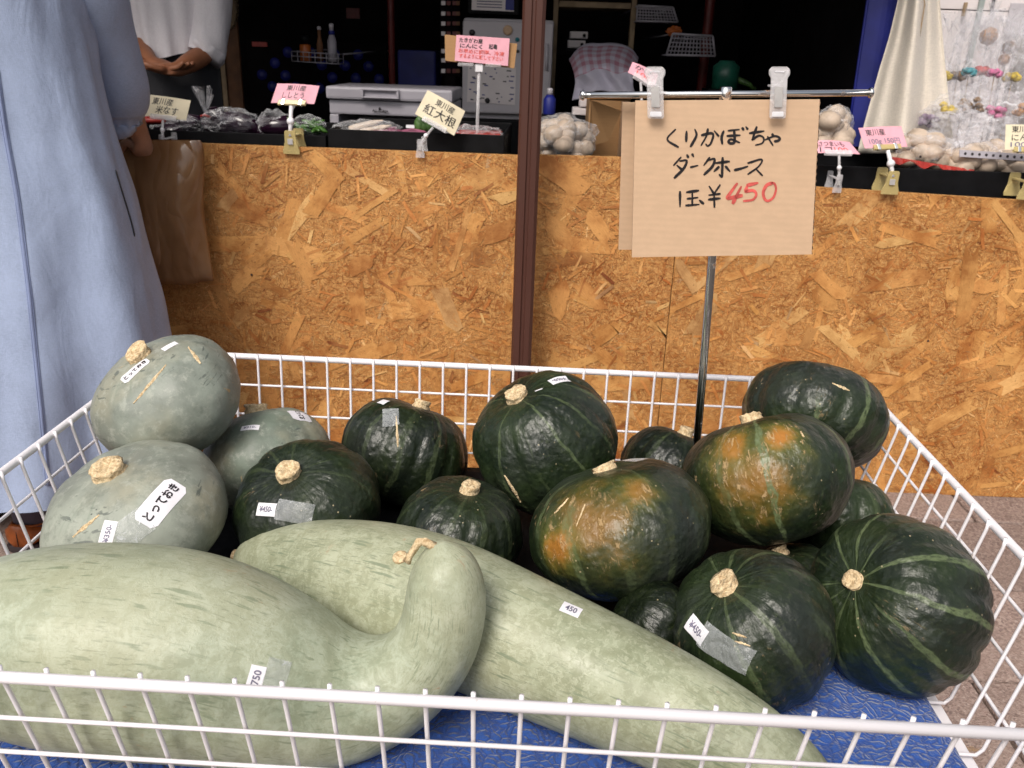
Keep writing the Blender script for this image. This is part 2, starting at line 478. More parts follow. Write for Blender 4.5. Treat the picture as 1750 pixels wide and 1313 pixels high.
# ---- squash skins
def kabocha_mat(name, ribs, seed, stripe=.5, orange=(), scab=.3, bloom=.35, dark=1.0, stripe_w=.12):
    """orange: list of (local centre, radius, strength)"""
    m = N(name); o = m.obj(); u = m.uv()
    lo = m.map(o, loc=(seed * 3.1, seed * 1.7, seed * 2.3))
    sx = m.n('SeparateXYZ'); m.l(u, sx.inputs[0]); U, Vv = sx.outputs[0], sx.outputs[1]
    big = m.noise(lo, 14, 4, .55)
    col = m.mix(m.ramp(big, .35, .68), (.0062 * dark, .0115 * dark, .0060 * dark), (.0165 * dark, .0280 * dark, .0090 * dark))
    # flecks
    fl = m.ramp(m.noise(lo, 110, 4, .65), .56, .70)
    col = m.mix(m.math('MULTIPLY', fl, .45), col, (.045, .060, .022))
    fs_ = m.ramp(m.noise(lo, 330, 3, .6), .64, .72)
    col = m.mix(m.math('MULTIPLY', fs_, .30), col, (.12, .14, .07))
    # waxy blue-grey bloom
    bl = m.ramp(m.noise(lo, 9, 4, .6), .42, .75, 0, bloom)
    col = m.mix(bl, col, (.042, .046, .043))
    # orange, sun-shy patches
    orm = None
    for (c, rad, s) in orange:
        dn = m.n('VectorMath', operation='DISTANCE'); m.l(o, dn.inputs[0]); dn.inputs[1].default_value = c
        dd = m.math('ADD', dn.outputs['Value'], m.math('MULTIPLY', m.math('SUBTRACT', m.noise(lo, 30, 5, .65), .5), rad * 1.5))
        yy = m.ramp(dd, rad * 1.35, rad * .3, 0, s)
        oo = m.ramp(dd, rad * .85, rad * .1, 0, s)
        col = m.mix(yy, col, (.115, .115, .022)); col = m.mix(oo, col, (.36, .15, .028))
        orm = yy if orm is None else m.math('MAXIMUM', orm, yy)
    # pale stripes along the grooves
    wv = m.math('MULTIPLY', m.math('SUBTRACT', m.noise(m.map(u, (9, 4, 1), loc=(seed, 0, 0)), 1.0, 3), .5), .55)
    ph = m.math('FRACT', m.math('ADD', m.math('MULTIPLY', U, float(ribs)), m.math('ADD', wv, .5)))
    dst = m.math('ABSOLUTE', m.math('SUBTRACT', ph, .5))
    wid = m.math('MULTIPLY', m.noise(m.map(u, (ribs * 1.3, 5, 1), loc=(seed * 2, 0, 0)), 1.0, 3, .6), stripe_w * 2)
    sm = m.math('SUBTRACT', 1.0, m.math('DIVIDE', dst, wid, None, True), None, True)
    sm = m.ramp(sm, .12, .5)
    pres = m.ramp(m.noise(m.map(u, (ribs * .7, 1.5, 1), loc=(seed * 5, 0, 0)), 1.0, 2), .40, .56)
    brk = m.ramp(m.noise(m.map(u, (160, 26, 1), loc=(seed, 0, 0)), 1.0, 4, .7), .36, .56, .25, 1)
    sm = m.math('MULTIPLY', m.math('MULTIPLY', m.math('MULTIPLY', sm, brk), pres), stripe)
    col = m.mix(sm, col, (.115, .150, .070))
    # fine veins drawn from the stem
    vn = m.ramp(m.noise(m.map(u, (90, 2.2, 1), loc=(seed, 3, 0)), 1.0, 3, .6), .60, .74)
    near = m.ramp(Vv, .42, .06)
    col = m.mix(m.math('MULTIPLY', m.math('MULTIPLY', vn, near), .35), col, (.09, .13, .05))
    # corky scabs
    sn = m.noise(m.map(u, (95, 17, 1), loc=(seed * 7, 1, 0)), 1.0, 5, .7, .6)
    gate = m.ramp(m.noise(lo, 17, 3, .5), .60, .74)
    if orm is not None: gate = m.math('MAXIMUM', gate, m.math('MULTIPLY', m.ramp(orm, .1, .5), .85))
    sb = m.math('MULTIPLY', m.math('MULTIPLY', m.ramp(sn, .55, .63), gate), scab * 2.2, None, True)
    col = m.mix(m.math('MULTIPLY', sb, .8), col, (.40, .27, .13))
    sp = m.ramp(m.voro(lo, 95).outputs[0], .13, .08)
    gg = m.ramp(m.noise(lo, 30, 2), .54, .60)
    col = m.mix(m.math('MULTIPLY', m.math('MULTIPLY', sp, gg), .7), col, (.40, .33, .20))
    m.base(col)
    rr = m.math('ADD', m.math('MULTIPLY', m.noise(lo, 22, 4), .3), m.math('ADD', .22, m.math('MULTIPLY', sb, .35)))
    m.l(rr, m.p.inputs['Roughness'])
    m.p.inputs['Specular IOR Level'].default_value = .45
    vb = m.n('TexVoronoi', feature='SMOOTH_F1'); vb.inputs['Scale'].default_value = 120; m.l(lo, vb.inputs['Vector'])
    h = m.math('ADD', m.math('ADD', m.math('MULTIPLY', m.noise(lo, 60, 4, .6), .7), m.math('MULTIPLY', vb.outputs[0], -.55)), m.math('MULTIPLY', sb, .5))
    h = m.math('ADD', h, m.math('MULTIPLY', m.noise(m.map(u, (70, 12, 1)), 1.0, 3), .4))
    m.bump(h, .48, .006)
    return m.m

def pale_mat(name, seed, tan=.5, green=(.215, .240, .205)):
    m = N(name); o = m.obj(); u = m.uv()
    lo = m.map(o, loc=(seed * 3.1, seed * 1.7, seed * 2.3))
    big = m.noise(lo, 11, 5, .6)
    g2 = tuple(x * 1.28 for x in green)
    col = m.mix(m.ramp(big, .3, .7), tuple(x * .72 for x in green), g2)
    col = m.mix(m.ramp(m.noise(lo, 9, 4), .46, .66, 0, tan), col, (.34, .31, .215))
    col = m.mix(m.math('MULTIPLY', m.ramp(m.noise(lo, 55, 6, .78), .50, .64), .5), col, (.37, .385, .33))
    dk_ = m.ramp(m.noise(lo, 34, 6, .75), .50, .66)
    col = m.mix(m.math('MULTIPLY', dk_, .45), col, (.115, .135, .11))
    vn = m.ramp(m.noise(m.map(u, (80, 2.0, 1), loc=(seed, 0, 0)), 1.0, 3), .55, .75)
    sx = m.n('SeparateXYZ'); m.l(u, sx.inputs[0])
    col = m.mix(m.math('MULTIPLY', m.math('MULTIPLY', vn, m.ramp(sx.outputs[1], .4, .05)), .4), col, (.13, .18, .13))
    # scratches and scabs
    gate = m.ramp(m.noise(lo, 13, 3), .50, .58)
    scr = m.ramp(m.noise(m.map(o, (35, 35, 240), rot=(.5, .9, seed)), 1.0, 3, .6), .60, .66)
    col = m.mix(m.math('MULTIPLY', m.math('MULTIPLY', scr, gate), .75), col, (.07, .085, .075))
    cork = m.ramp(m.noise(m.map(u, (40, 10, 1), loc=(seed * 4, 0, 0)), 1.0, 5, .7, .5), .62, .67)
    g2_ = m.ramp(m.noise(lo, 12, 2), .58, .64)
    sb = m.math('MULTIPLY', cork, g2_)
    col = m.mix(sb, col, (.44, .31, .15))
    sp = m.ramp(m.voro(lo, 60).outputs[0], .09, .06)
    col = m.mix(m.math('MULTIPLY', m.math('MULTIPLY', sp, m.ramp(m.noise(lo, 22, 2), .54, .60)), .8), col, (.05, .055, .05))
    m.base(col); m.l(m.ramp(big, .3, .7, .42, .6), m.p.inputs['Roughness'])
    m.bump(m.math('ADD', m.noise(lo, 70, 4, .6), m.math('MULTIPLY', sb, .8)), .22, .004)
    return m.m

def melon_mat(name, seed, dash=1.0, net=.5, c1=(.30, .355, .225), c2=(.40, .44, .31)):
    m = N(name); o = m.obj(); u = m.uv()
    lo = m.map(o, loc=(seed * 3.1, seed, seed * 2.3))
    col = m.mix(m.ramp(m.noise(lo, 9, 5, .6), .32, .68), c1, c2)
    mo = m.noise(lo, 48, 6, .78, .5)
    col = m.mix(m.ramp(mo, .40, .62), m.mix(1.0, col, (.74, .74, .68), 'MULTIPLY'), col)
    spk = m.ramp(m.noise(lo, 260, 3, .6), .60, .70)
    col = m.mix(m.math('MULTIPLY', spk, .35), col, (.20, .22, .13))
    nn = m.ramp(m.noise(lo, 150, 4, .7, .6), .50, .60)
    col = m.mix(m.math('MULTIPLY', nn, net * .5), col, (.47, .49, .36))
    yl = m.ramp(m.noise(lo, 4, 3), .45, .75, 0, .45)
    col = m.mix(yl, col, (.42, .41, .275))
    dv = m.noise(m.map(u, (105, 27, 1), loc=(seed, 0, 0)), 1.0, 2, .5, .3)
    dm = m.math('MULTIPLY', m.math('MULTIPLY', m.ramp(dv, .58, .66), m.ramp(m.noise(lo, 16, 3), .36, .62)), dash)
    col = m.mix(m.math('MULTIPLY', dm, .6), col, (.15, .19, .115))
    d2 = m.ramp(m.noise(m.map(u, (190, 55, 1), loc=(0, seed, 0)), 1.0, 4, .72), .54, .63)
    col = m.mix(m.math('MULTIPLY', m.math('MULTIPLY', d2, m.ramp(m.noise(lo, 8, 2), .34, .58)), .5 * dash), col, (.16, .185, .115))
    br = m.math('MULTIPLY', m.ramp(m.noise(lo, 60, 5, .75, .8), .60, .68), m.ramp(m.noise(lo, 8, 3), .50, .62))
    col = m.mix(m.math('MULTIPLY', br, .7), col, (.36, .23, .13))
    m.base(col); m.l(m.ramp(m.noise(lo, 14, 3), .3, .7, .36, .52), m.p.inputs['Roughness'])
    m.bump(m.math('ADD', m.math('MULTIPLY', m.noise(lo, 26, 3), .7), m.math('MULTIPLY', nn, .25)), .2, .006)
    return m.m

# ------------------------------------------------------------------ helpers: writing
_txt = {}
def text_tris(s, bold=0.0):
    """letters of s as flat triangles, x from 0 to 1, y from 0 to its height"""
    key = (s, bold)
    if key in _txt: return _txt[key]
    c = bpy.data.curves.new('t', 'FONT'); c.body = s; c.size = 1.0; c.offset = bold; c.resolution_u = 3
    ob = bpy.data.objects.new('t', c); COL.objects.link(ob)
    bpy.context.view_layer.update()
    me = bpy.data.meshes.new_from_object(ob.evaluated_get(bpy.context.evaluated_depsgraph_get()))
    vs = np.array([v.co[:] for v in me.vertices]); fs = [tuple(p.vertices) for p in me.polygons]
    bpy.data.objects.remove(ob); bpy.data.curves.remove(c); bpy.data.meshes.remove(me)
    lo = vs.min(0); hi = vs.max(0)
    vs = (vs - lo) / (hi[0] - lo[0])
    _txt[key] = (vs[:, :2], fs, (hi[1] - lo[1]) / (hi[0] - lo[0]))
    return _txt[key]

class Sheet:
    """a thin sheet spanned between four corners (TL, TR, BR, BL) with an optional bulge"""
    def __init__(s, tl, tr, br, bl, bulge=0.0, toward=None, curl=0.0):
        s.c = [V(p) for p in (tl, tr, br, bl)]
        s.n = (s.c[1] - s.c[0]).cross(s.c[3] - s.c[0]).normalized()
        if s.n.dot((toward or CAM) - s.c[0]) < 0: s.n = -s.n
        s.b = bulge; s.curl = curl
    def p(s, u, v, off=0.0):      # u right, v down
        a = s.c[0].lerp(s.c[1], u); b = s.c[3].lerp(s.c[2], u)
        return a.lerp(b, v) + s.n * (s.b * math.sin(math.pi * u) + s.curl * (1 - v) ** 2 + off)
    def make(s, name, mat, parent, t=.0006, nu=10, nv=5, corner=0.0):
        vs, fs = [], []
        for sd in (0, 1):
            for j in range(nv + 1):
                for i in range(nu + 1):
                    vs.append(s.p(i / nu, j / nv, -t * sd))
        K = (nu + 1) * (nv + 1); I = lambda i, j, sd=0: sd * K + j * (nu + 1) + i
        for j in range(nv):
            for i in range(nu):
                fs.append((I(i, j), I(i, j + 1), I(i + 1, j + 1), I(i + 1, j)))
                fs.append((I(i, j, 1), I(i + 1, j, 1), I(i + 1, j + 1, 1), I(i, j + 1, 1)))
        for i in range(nu):
            fs.append((I(i, 0), I(i + 1, 0), I(i + 1, 0, 1), I(i, 0, 1))); fs.append((I(i, nv), I(i, nv, 1), I(i + 1, nv, 1), I(i + 1, nv)))
        for j in range(nv):
            fs.append((I(0, j), I(0, j, 1), I(0, j + 1, 1), I(0, j + 1))); fs.append((I(nu, j), I(nu, j + 1), I(nu, j + 1, 1), I(nu, j, 1)))
        o = mk(name, vs, fs, mat, parent, False)
        return o
    def write(s, txt, u0, v0, u1, v1, mat, parent, name='lettering', off=.0007, bold=.012, jit=.0):
        """line of writing filling the box u0..u1, v0 (top)..v1 (bottom) of the sheet"""
        tv, tf, hh = text_tris(txt, bold)
        vs = []
        for x, y in tv:
            yy = y / hh
            w = math.sin(x * 9 + len(txt)) * jit
            vs.append(s.p(u0 + (u1 - u0) * x, v1 + (v0 - v1) * (yy + w), off))
        return mk(name, vs, tf, mat, parent)

def stroke_mesh(strokes, width, place, wvar=.25):
    """brush strokes (lists of 2-D points) as flat ribbons; place(x, y) gives the 3-D point"""
    vs, fs = [], []
    for st in strokes:
        pts = spline(st, 6) if len(st) > 2 else [np.array(st[0]) * (1 - t) + np.array(st[1]) * t for t in np.linspace(0, 1, 6)]
        pts = np.array(pts); n = len(pts)
        T = np.gradient(pts, axis=0); T /= (np.linalg.norm(T, axis=1)[:, None] + 1e-9)
        Nn = np.stack([-T[:, 1], T[:, 0]], 1)
        b = len(vs)
        ph = random.random() * 6
        for i in range(n):
            t = i / (n - 1)
            w = width * .5 * (1 + wvar * math.sin(ph + t * 3.0))
            if i in (0, n - 1): w *= .62
            ext = T[i] * (width * .3) * (-1 if i == 0 else 1 if i == n - 1 else 0)
            for sgn in (1, -1):
                q = pts[i] + Nn[i] * w * sgn + ext
                vs.append(place(q[0], q[1]))
        for i in range(n - 1):
            fs.append((b + 2 * i, b + 2 * i + 1, b + 2 * i + 3, b + 2 * i + 2))
    return vs, fs

def nz3(p, sc, seed=0.0):
    return noise.noise(V((p[0] * sc + seed * 7.3, p[1] * sc - seed * 3.1, p[2] * sc + seed * 11.7)))

# =================================================================== SETTING
ground = mk('ground', [(-60, -60, -.012), (60, -60, -.012), (60, 60, -.012), (-60, 60, -.012)], [(0, 1, 2, 3)], M['joint'])
tag(ground, kind='structure')
pm = {}
def paver_mesh(i):
    if i in pm: return pm[i]
    b = box_bm((-.299, -.154, -.04), (.299, .154, 0), .006, 2)
    for v in b.verts:
        v.co.z += .0015 * nz3(v.co, 6, i); v.co.x += .002 * nz3(v.co, 3, i + 9)
    me = bpy.data.meshes.new('paver'); b.to_mesh(me); b.free(); me.materials.append(M['paver']); pm[i] = me
    return me
for r in range(9):
    for c in range(8):
        me = paver_mesh((r * 5 + c * 3) % 4)
        o = link('paver', me, None, ground)
        o.location = (-2.1 + .604 * c + (.302 if r % 2 else 0), -.98 + .3145 * r + .06, .0015 * random.uniform(-1, 1))

# ---- stall: roof, walls, posts
WY = 1.569                       # plane of the counter front
stall = thing('market_stall', (0.01, 1.45, 0), 'dark open-fronted market stall with slim brown steel post', 'stall')
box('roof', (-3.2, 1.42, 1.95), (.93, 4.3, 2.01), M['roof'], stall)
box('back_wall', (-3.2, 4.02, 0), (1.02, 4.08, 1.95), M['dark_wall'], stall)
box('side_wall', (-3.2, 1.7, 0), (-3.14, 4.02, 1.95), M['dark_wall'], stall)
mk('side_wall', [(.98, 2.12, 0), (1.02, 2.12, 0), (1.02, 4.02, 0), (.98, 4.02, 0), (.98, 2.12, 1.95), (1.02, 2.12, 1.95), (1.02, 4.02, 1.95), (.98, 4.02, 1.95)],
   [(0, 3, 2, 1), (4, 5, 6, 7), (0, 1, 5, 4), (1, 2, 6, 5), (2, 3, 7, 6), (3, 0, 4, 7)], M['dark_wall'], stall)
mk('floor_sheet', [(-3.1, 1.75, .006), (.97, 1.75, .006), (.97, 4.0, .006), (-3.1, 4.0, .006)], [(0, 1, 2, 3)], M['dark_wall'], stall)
# post: rolled channel with a rounded rib
pv, pf = [], []
prof = [(-.028, -.020), (-.022, -.027), (-.006, -.028), (-.003, -.024), (.003, -.024), (.006, -.028), (.020, -.028), (.028, -.021), (.028, .021), (.020, .028), (-.020, .028), (-.028, .020)]
pl = V((.0125, 1.470, 0))
prof = [(a_ * .9, b_) for a_, b_ in prof]
for z in (0, 1.949):
    for a, b in prof:
        pv.append((pl.x + a, pl.y + b, z))
n_ = len(prof)
for k in range(n_):
    pf.append((k, (k + 1) % n_, n_ + (k + 1) % n_, n_ + k))
mk('post', pv, pf, M['post'], stall)
for sx_ in (-3.1,):
    box('post', (sx_, 1.44, 0), (sx_ + .055, 1.50, 1.949), M['post'], stall)

# ---- counter of OSB
counter = thing('sales_counter', (-.2, WY, 0), 'long sales counter faced with orange-brown strand board', 'counter')
PALETTE = [((.64, .295, .084), 6), ((.72, .375, .125), 5), ((.58, .235, .058), 6), ((.80, .52, .23), 1.8), ((.46, .165, .036), 3), ((.50, .21, .048), 4), ((.29, .09, .019), 1.0), ((.50, .33, .17), .5)]
pw = [w for _, w in PALETTE]
def osb_panel(x0, x1, ztop0, ztop1, y, seed, dens=1.0, sy=0.0):
    """x0..x1, top edge sloping from ztop0 to ztop1"""
    rnd = random.Random(seed)
    T = .012
    vs = [(x0, y, 0), (x1, y + sy, 0), (x1, y + sy, ztop1), (x0, y, ztop0), (x0, y + T, 0), (x1, y + sy + T, 0), (x1, y + sy + T, ztop1), (x0, y + T, ztop0)]
    pan = mk('osb_panel', vs, [(0, 1, 2, 3), (5, 4, 7, 6), (3, 2, 6, 7), (4, 0, 3, 7), (1, 5, 6, 2), (4, 5, 1, 0)], M['osb'], counter)
    A = (x1 - x0) * ztop0
    SV, SF, SU, SCc = [], [], [], []
    big = 0
    def chip(L, Wd, lay, lift):
        cx, cz = rnd.uniform(x0, x1), rnd.uniform(0, max(ztop0, ztop1))
        a = rnd.gauss(0, .9) if rnd.random() < .6 else rnd.uniform(0, math.pi)
        ca, sa = math.cos(a), math.sin(a)
        k = rnd.choices(PALETTE, pw)[0][0]
        j = rnd.uniform(.82, 1.18)
        cc = tuple(min(1, q * j * rnd.uniform(.96, 1.04)) for q in k)
        pts = []
        jag = .5 * Wd
        for (sx, sy_) in ((-1, -1), (-.35, -1), (.4, -1), (1, -1), (1.0, 0), (1, 1), (.3, 1), (-.45, 1), (-1, 1), (-1, .1)):
            px = sx * L / 2 + (rnd.uniform(-jag, jag) if abs(sx) == 1 else rnd.uniform(-.1, .1) * L)
            pz = sy_ * Wd / 2 * rnd.uniform(.72, 1.05)
            X = cx + px * ca - pz * sa; Z = cz + px * sa + pz * ca
            X = min(max(X, x0 + .0008), x1 - .0008)
            tz = ztop0 + (ztop1 - ztop0) * (X - x0) / (x1 - x0)
            Z = min(max(Z, .001), tz - .0008)
            yb = y + sy * (X - x0) / (x1 - x0)
            pts.append(((X, yb - lift, Z), (px / .05, pz / .05)))
        return pts, cc
    nsm, nmd, nbg = int(26000 * A * dens), int(800 * A * dens), int(120 * A * dens)
    N_ = nsm + nmd
    for q in range(N_):
        if q < nmd * .55 or q > N_ - nmd * .45: L, Wd = rnd.uniform(.022, .06), rnd.uniform(.003, .011)
        else:
            L = rnd.uniform(.005, .017); Wd = rnd.uniform(.0006, .0024)
        pts, cc = chip(L, Wd, q, .0003 + .0022 * q / N_)
        b = len(SV)
        SV += [p for p, _ in pts]; SF.append(tuple(range(b, b + len(pts))))
        ou, ov = rnd.uniform(0, 50), rnd.uniform(0, 50)
        SU += [(u_ + ou, v_ + ov) for _, (u_, v_) in pts]; SCc += [(*cc, 1)] * len(pts)
    st = mk('wood_strands', SV, SF, M['strand'], pan, uv=SU, col=SCc)
    tag(st, kind='stuff')
    for q in range(nbg):
        L, Wd = rnd.uniform(.05, .16), rnd.uniform(.014, .05)
        pts, cc = chip(L, Wd, q, .0012 + .0016 * rnd.random())
        cc = tuple(.55 * a + .45 * b for a, b in zip(cc, (.66, .36, .115)))
        ou, ov = rnd.uniform(0, 50), rnd.uniform(0, 50)
        mk('wood_flake', [p for p, _ in pts], [tuple(range(len(pts)))], M['strand'], pan, uv=[(u_ + ou, v_ + ov) for _, (u_, v_) in pts], col=[(*cc, 1)] * len(pts))
    return pan
osb_panel(-1.52, .012, .872, .872, WY, 3)
osb_panel(.018, .3865, .875, .878, WY + .001, 5)
osb_panel(.3885, 1.55, .832, .800, WY - .002, 8, 1.0, 0.02)
box('top_rail', (-1.52, WY + .013, .80), (.386, WY + .05, .868), M['wood'], counter, .002)
box('table_top', (-1.52, WY + .052, .765), (1.55, 2.25, .785), M['black'], counter, .003)
for x_ in (-1.4, -.2, 1.4):
    box('leg', (x_, 2.15, 0), (x_ + .05, 2.2, .764), M['black'], counter, .003)
# screws in the boards
for (px_, py_) in ((1586, 583), (880, 560), (430, 470), (1573, 268)):
    p = at(px_, py_, WY - .004)
    lathe('screw', [(.0005, 0), (.0032, .0003), (.0028, .0012)], M['sole'], counter, p, (0, -1, 0), 8)

# =================================================================== WIRE BASKET
RZ, BD, INS = 0.6005, 0.20, 0.045      # rim height, depth, inset at the bottom
BX0, BX1, BY0, BY1 = -.598, .60, 0.0, .805
BZ = RZ - BD
basket = thing('display_basket', (0, .4, 0), 'large white wire display basket on legs holding the squashes', 'basket')
cr_ = .018
def ring(z, inset, r, name, seg=8):
    x0, x1, y0, y1 = BX0 + inset, BX1 - inset, BY0 + inset, BY1 - inset
    pts = []
    for cx, cy, a0 in ((x1 - cr_, y0 + cr_, -90), (x1 - cr_, y1 - cr_, 0), (x0 + cr_, y1 - cr_, 90), (x0 + cr_, y0 + cr_, 180)):
        for k in range(5):
            a = R(a0 + 22.5 * k)
            pts.append(V((cx + cr_ * math.cos(a), cy + cr_ * math.sin(a), z)))
    pts.append(pts[0].copy())
    return tube(name, pts, r, M['wire'], basket, seg)
ring(RZ, 0, .0052, 'rim', 12)
for k in (1, 2, 3):
    ring(RZ - .05 * k, INS * k / 4 - .0045 * (k > 0), .0021, 'wire')
def u_wire(a_top, a_bot, b_bot, b_top, fn):
    """a wire from one rim down, across the floor and up to the other rim; fn(s, z) -> point"""
    pts = []
    zt = RZ + .0062
    ln = [(a_top, zt), (a_top, RZ - .006)]
    rr = .012
    ln += [(a_bot - (a_bot - a_top) * rr / BD, BZ + rr), (a_bot + rr * .35, BZ + rr * .3), (a_bot + rr, BZ)]
    ln += [(b_bot - rr, BZ), (b_bot - rr * .35, BZ + rr * .3), (b_bot + (b_top - b_bot) * rr / BD, BZ + rr), (b_top, RZ - .006), (b_top, zt)]
    pts = [fn(s, z) for s, z in ln]
    return tube('wire', pts, .0021, M['wire'], basket, 8)
k = 0
x = -.0261 - .04 * 14
while x < BX1 - .03:
    if x > BX0 + .03:
        xx = x
        g = lambda s, z, xx=xx: V(((xx * (1 - .02 * (RZ - z) / BD)), s, z))
        u_wire(BY0 + .006, BY0 + INS, BY1 - INS, BY1 - .006, g)
    x += .04
y = .0229
while y < BY1 - .02:
    g = lambda s, z, yy=y: V((s, yy, z + (.0042 if z < BZ + .002 else 0)))
    u_wire(BX0 + .006, BX0 + INS, BX1 - INS, BX1 - .006, g)
    y += .04
# carrier frame, legs and castors
for (x0_, y0_, x1_, y1_) in ((BX0 + INS, BY0 + .05, BX1 - INS, BY0 + .08), (BX0 + INS, BY1 - .08, BX1 - INS, BY1 - .05)):
    box('frame_bar', (x0_, y0_, BZ - .028), (x1_, y1_, BZ - .004), M['wire'], basket, .003)
for x_ in (BX0 + INS + .002, BX1 - INS - .032):
    box('frame_bar', (x_, BY0 + .0805, BZ - .027), (x_ + .03, BY1 - .0805, BZ - .005), M['wire'], basket, .003)
    for y_ in (BY0 + .051, BY1 - .079):
        box('leg', (x_ + .001, y_, .07), (x_ + .029, y_ + .028, BZ - .0285), M['wire'], basket, .003)
        ca = lathe('castor', [(.004, -.012), (.034, -.012), (.035, -.008), (.035, .008), (.034, .012), (.004, .012)], M['sole'], basket, (x_ + .015, y_ + .014, .035), (1, 0, 0), 18)

# ---- blue pad on the basket floor
PZ = BZ + .028
nx, ny = 150, 100
px0, px1, py0, py1 = -.50, .528, .060, .745
vs, fs = [], []
for j in range(ny + 1):
    for i in range(nx + 1):
        u_, v_ = i / nx, j / ny
        X = px0 + (px1 - px0) * u_ + .004 * nz3((0, v_ * 5, 0), 1, 4); Yy = py0 + (py1 - py0) * v_ + .004 * nz3((u_ * 6, 0, 0), 1, 8)
        e = min(u_, 1 - u_) * (px1 - px0); e2 = min(v_, 1 - v_) * (py1 - py0)
        ed = min(e, e2)
        rise = math.sqrt(max(0, 1 - (1 - min(ed / .018, 1)) ** 2))
        z = BZ + .0075 + (PZ - BZ - .0075) * rise * (.94 + .10 * nz3((X, Yy, 0), 9, 2)) + .0016 * nz3((X, Yy, 0), 60, 5) * rise
        vs.append((X, Yy, z))
for j in range(ny):
    for i in range(nx):
        a = j * (nx + 1) + i
        fs.append((a, a + 1, a + nx + 2, a + nx + 1))
b0 = len(vs)
vs += [(px0 + .004, py0 + .004, BZ + .0065), (px1 - .004, py0 + .004, BZ + .0065), (px1 - .004, py1 - .004, BZ + .0065), (px0 + .004, py1 - .004, BZ + .0065)]
fs.append((b0, b0 + 3, b0 + 2, b0 + 1))
lv, lf = [], []  # added black sheet over the pad, stands in for shade between the back pumpkins
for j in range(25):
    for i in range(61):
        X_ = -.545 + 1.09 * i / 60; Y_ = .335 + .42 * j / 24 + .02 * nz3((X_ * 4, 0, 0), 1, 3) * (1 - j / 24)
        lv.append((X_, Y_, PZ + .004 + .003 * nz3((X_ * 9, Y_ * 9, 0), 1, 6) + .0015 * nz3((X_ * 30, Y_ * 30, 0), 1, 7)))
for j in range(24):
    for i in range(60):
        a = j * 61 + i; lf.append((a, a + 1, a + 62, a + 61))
lin = mk('gap_shade_sheet', lv, lf, M['black'], None, True); lin.modifiers.new('t', 'SOLIDIFY').thickness = .001
tag(lin, 'added black sheet standing in for shade between the pumpkins at the back of the basket', 'shade sheet')
tag(mk('floor_pad', vs, fs, M['pad'], None, True), 'bright blue crinkled fabric pad lying on the basket floor', 'pad')

# =================================================================== SQUASHES
BVH = {}
def cast(key, x, y):
    d = ray(x, y).normalized()
    h = BVH[key].ray_cast(CAM, d)
    return h[0], h[1]

def sphere_axis(c, h, x, y, far=False):
    d = ray(x, y).normalized(); oc = c - CAM
    tm = oc.dot(d); perp2 = oc.dot(oc) - tm * tm
    s = h * h - perp2
    t = tm + (math.sqrt(s) if far else -math.sqrt(s)) if s > 0 else tm
    return (CAM + d * t - c).normalized()

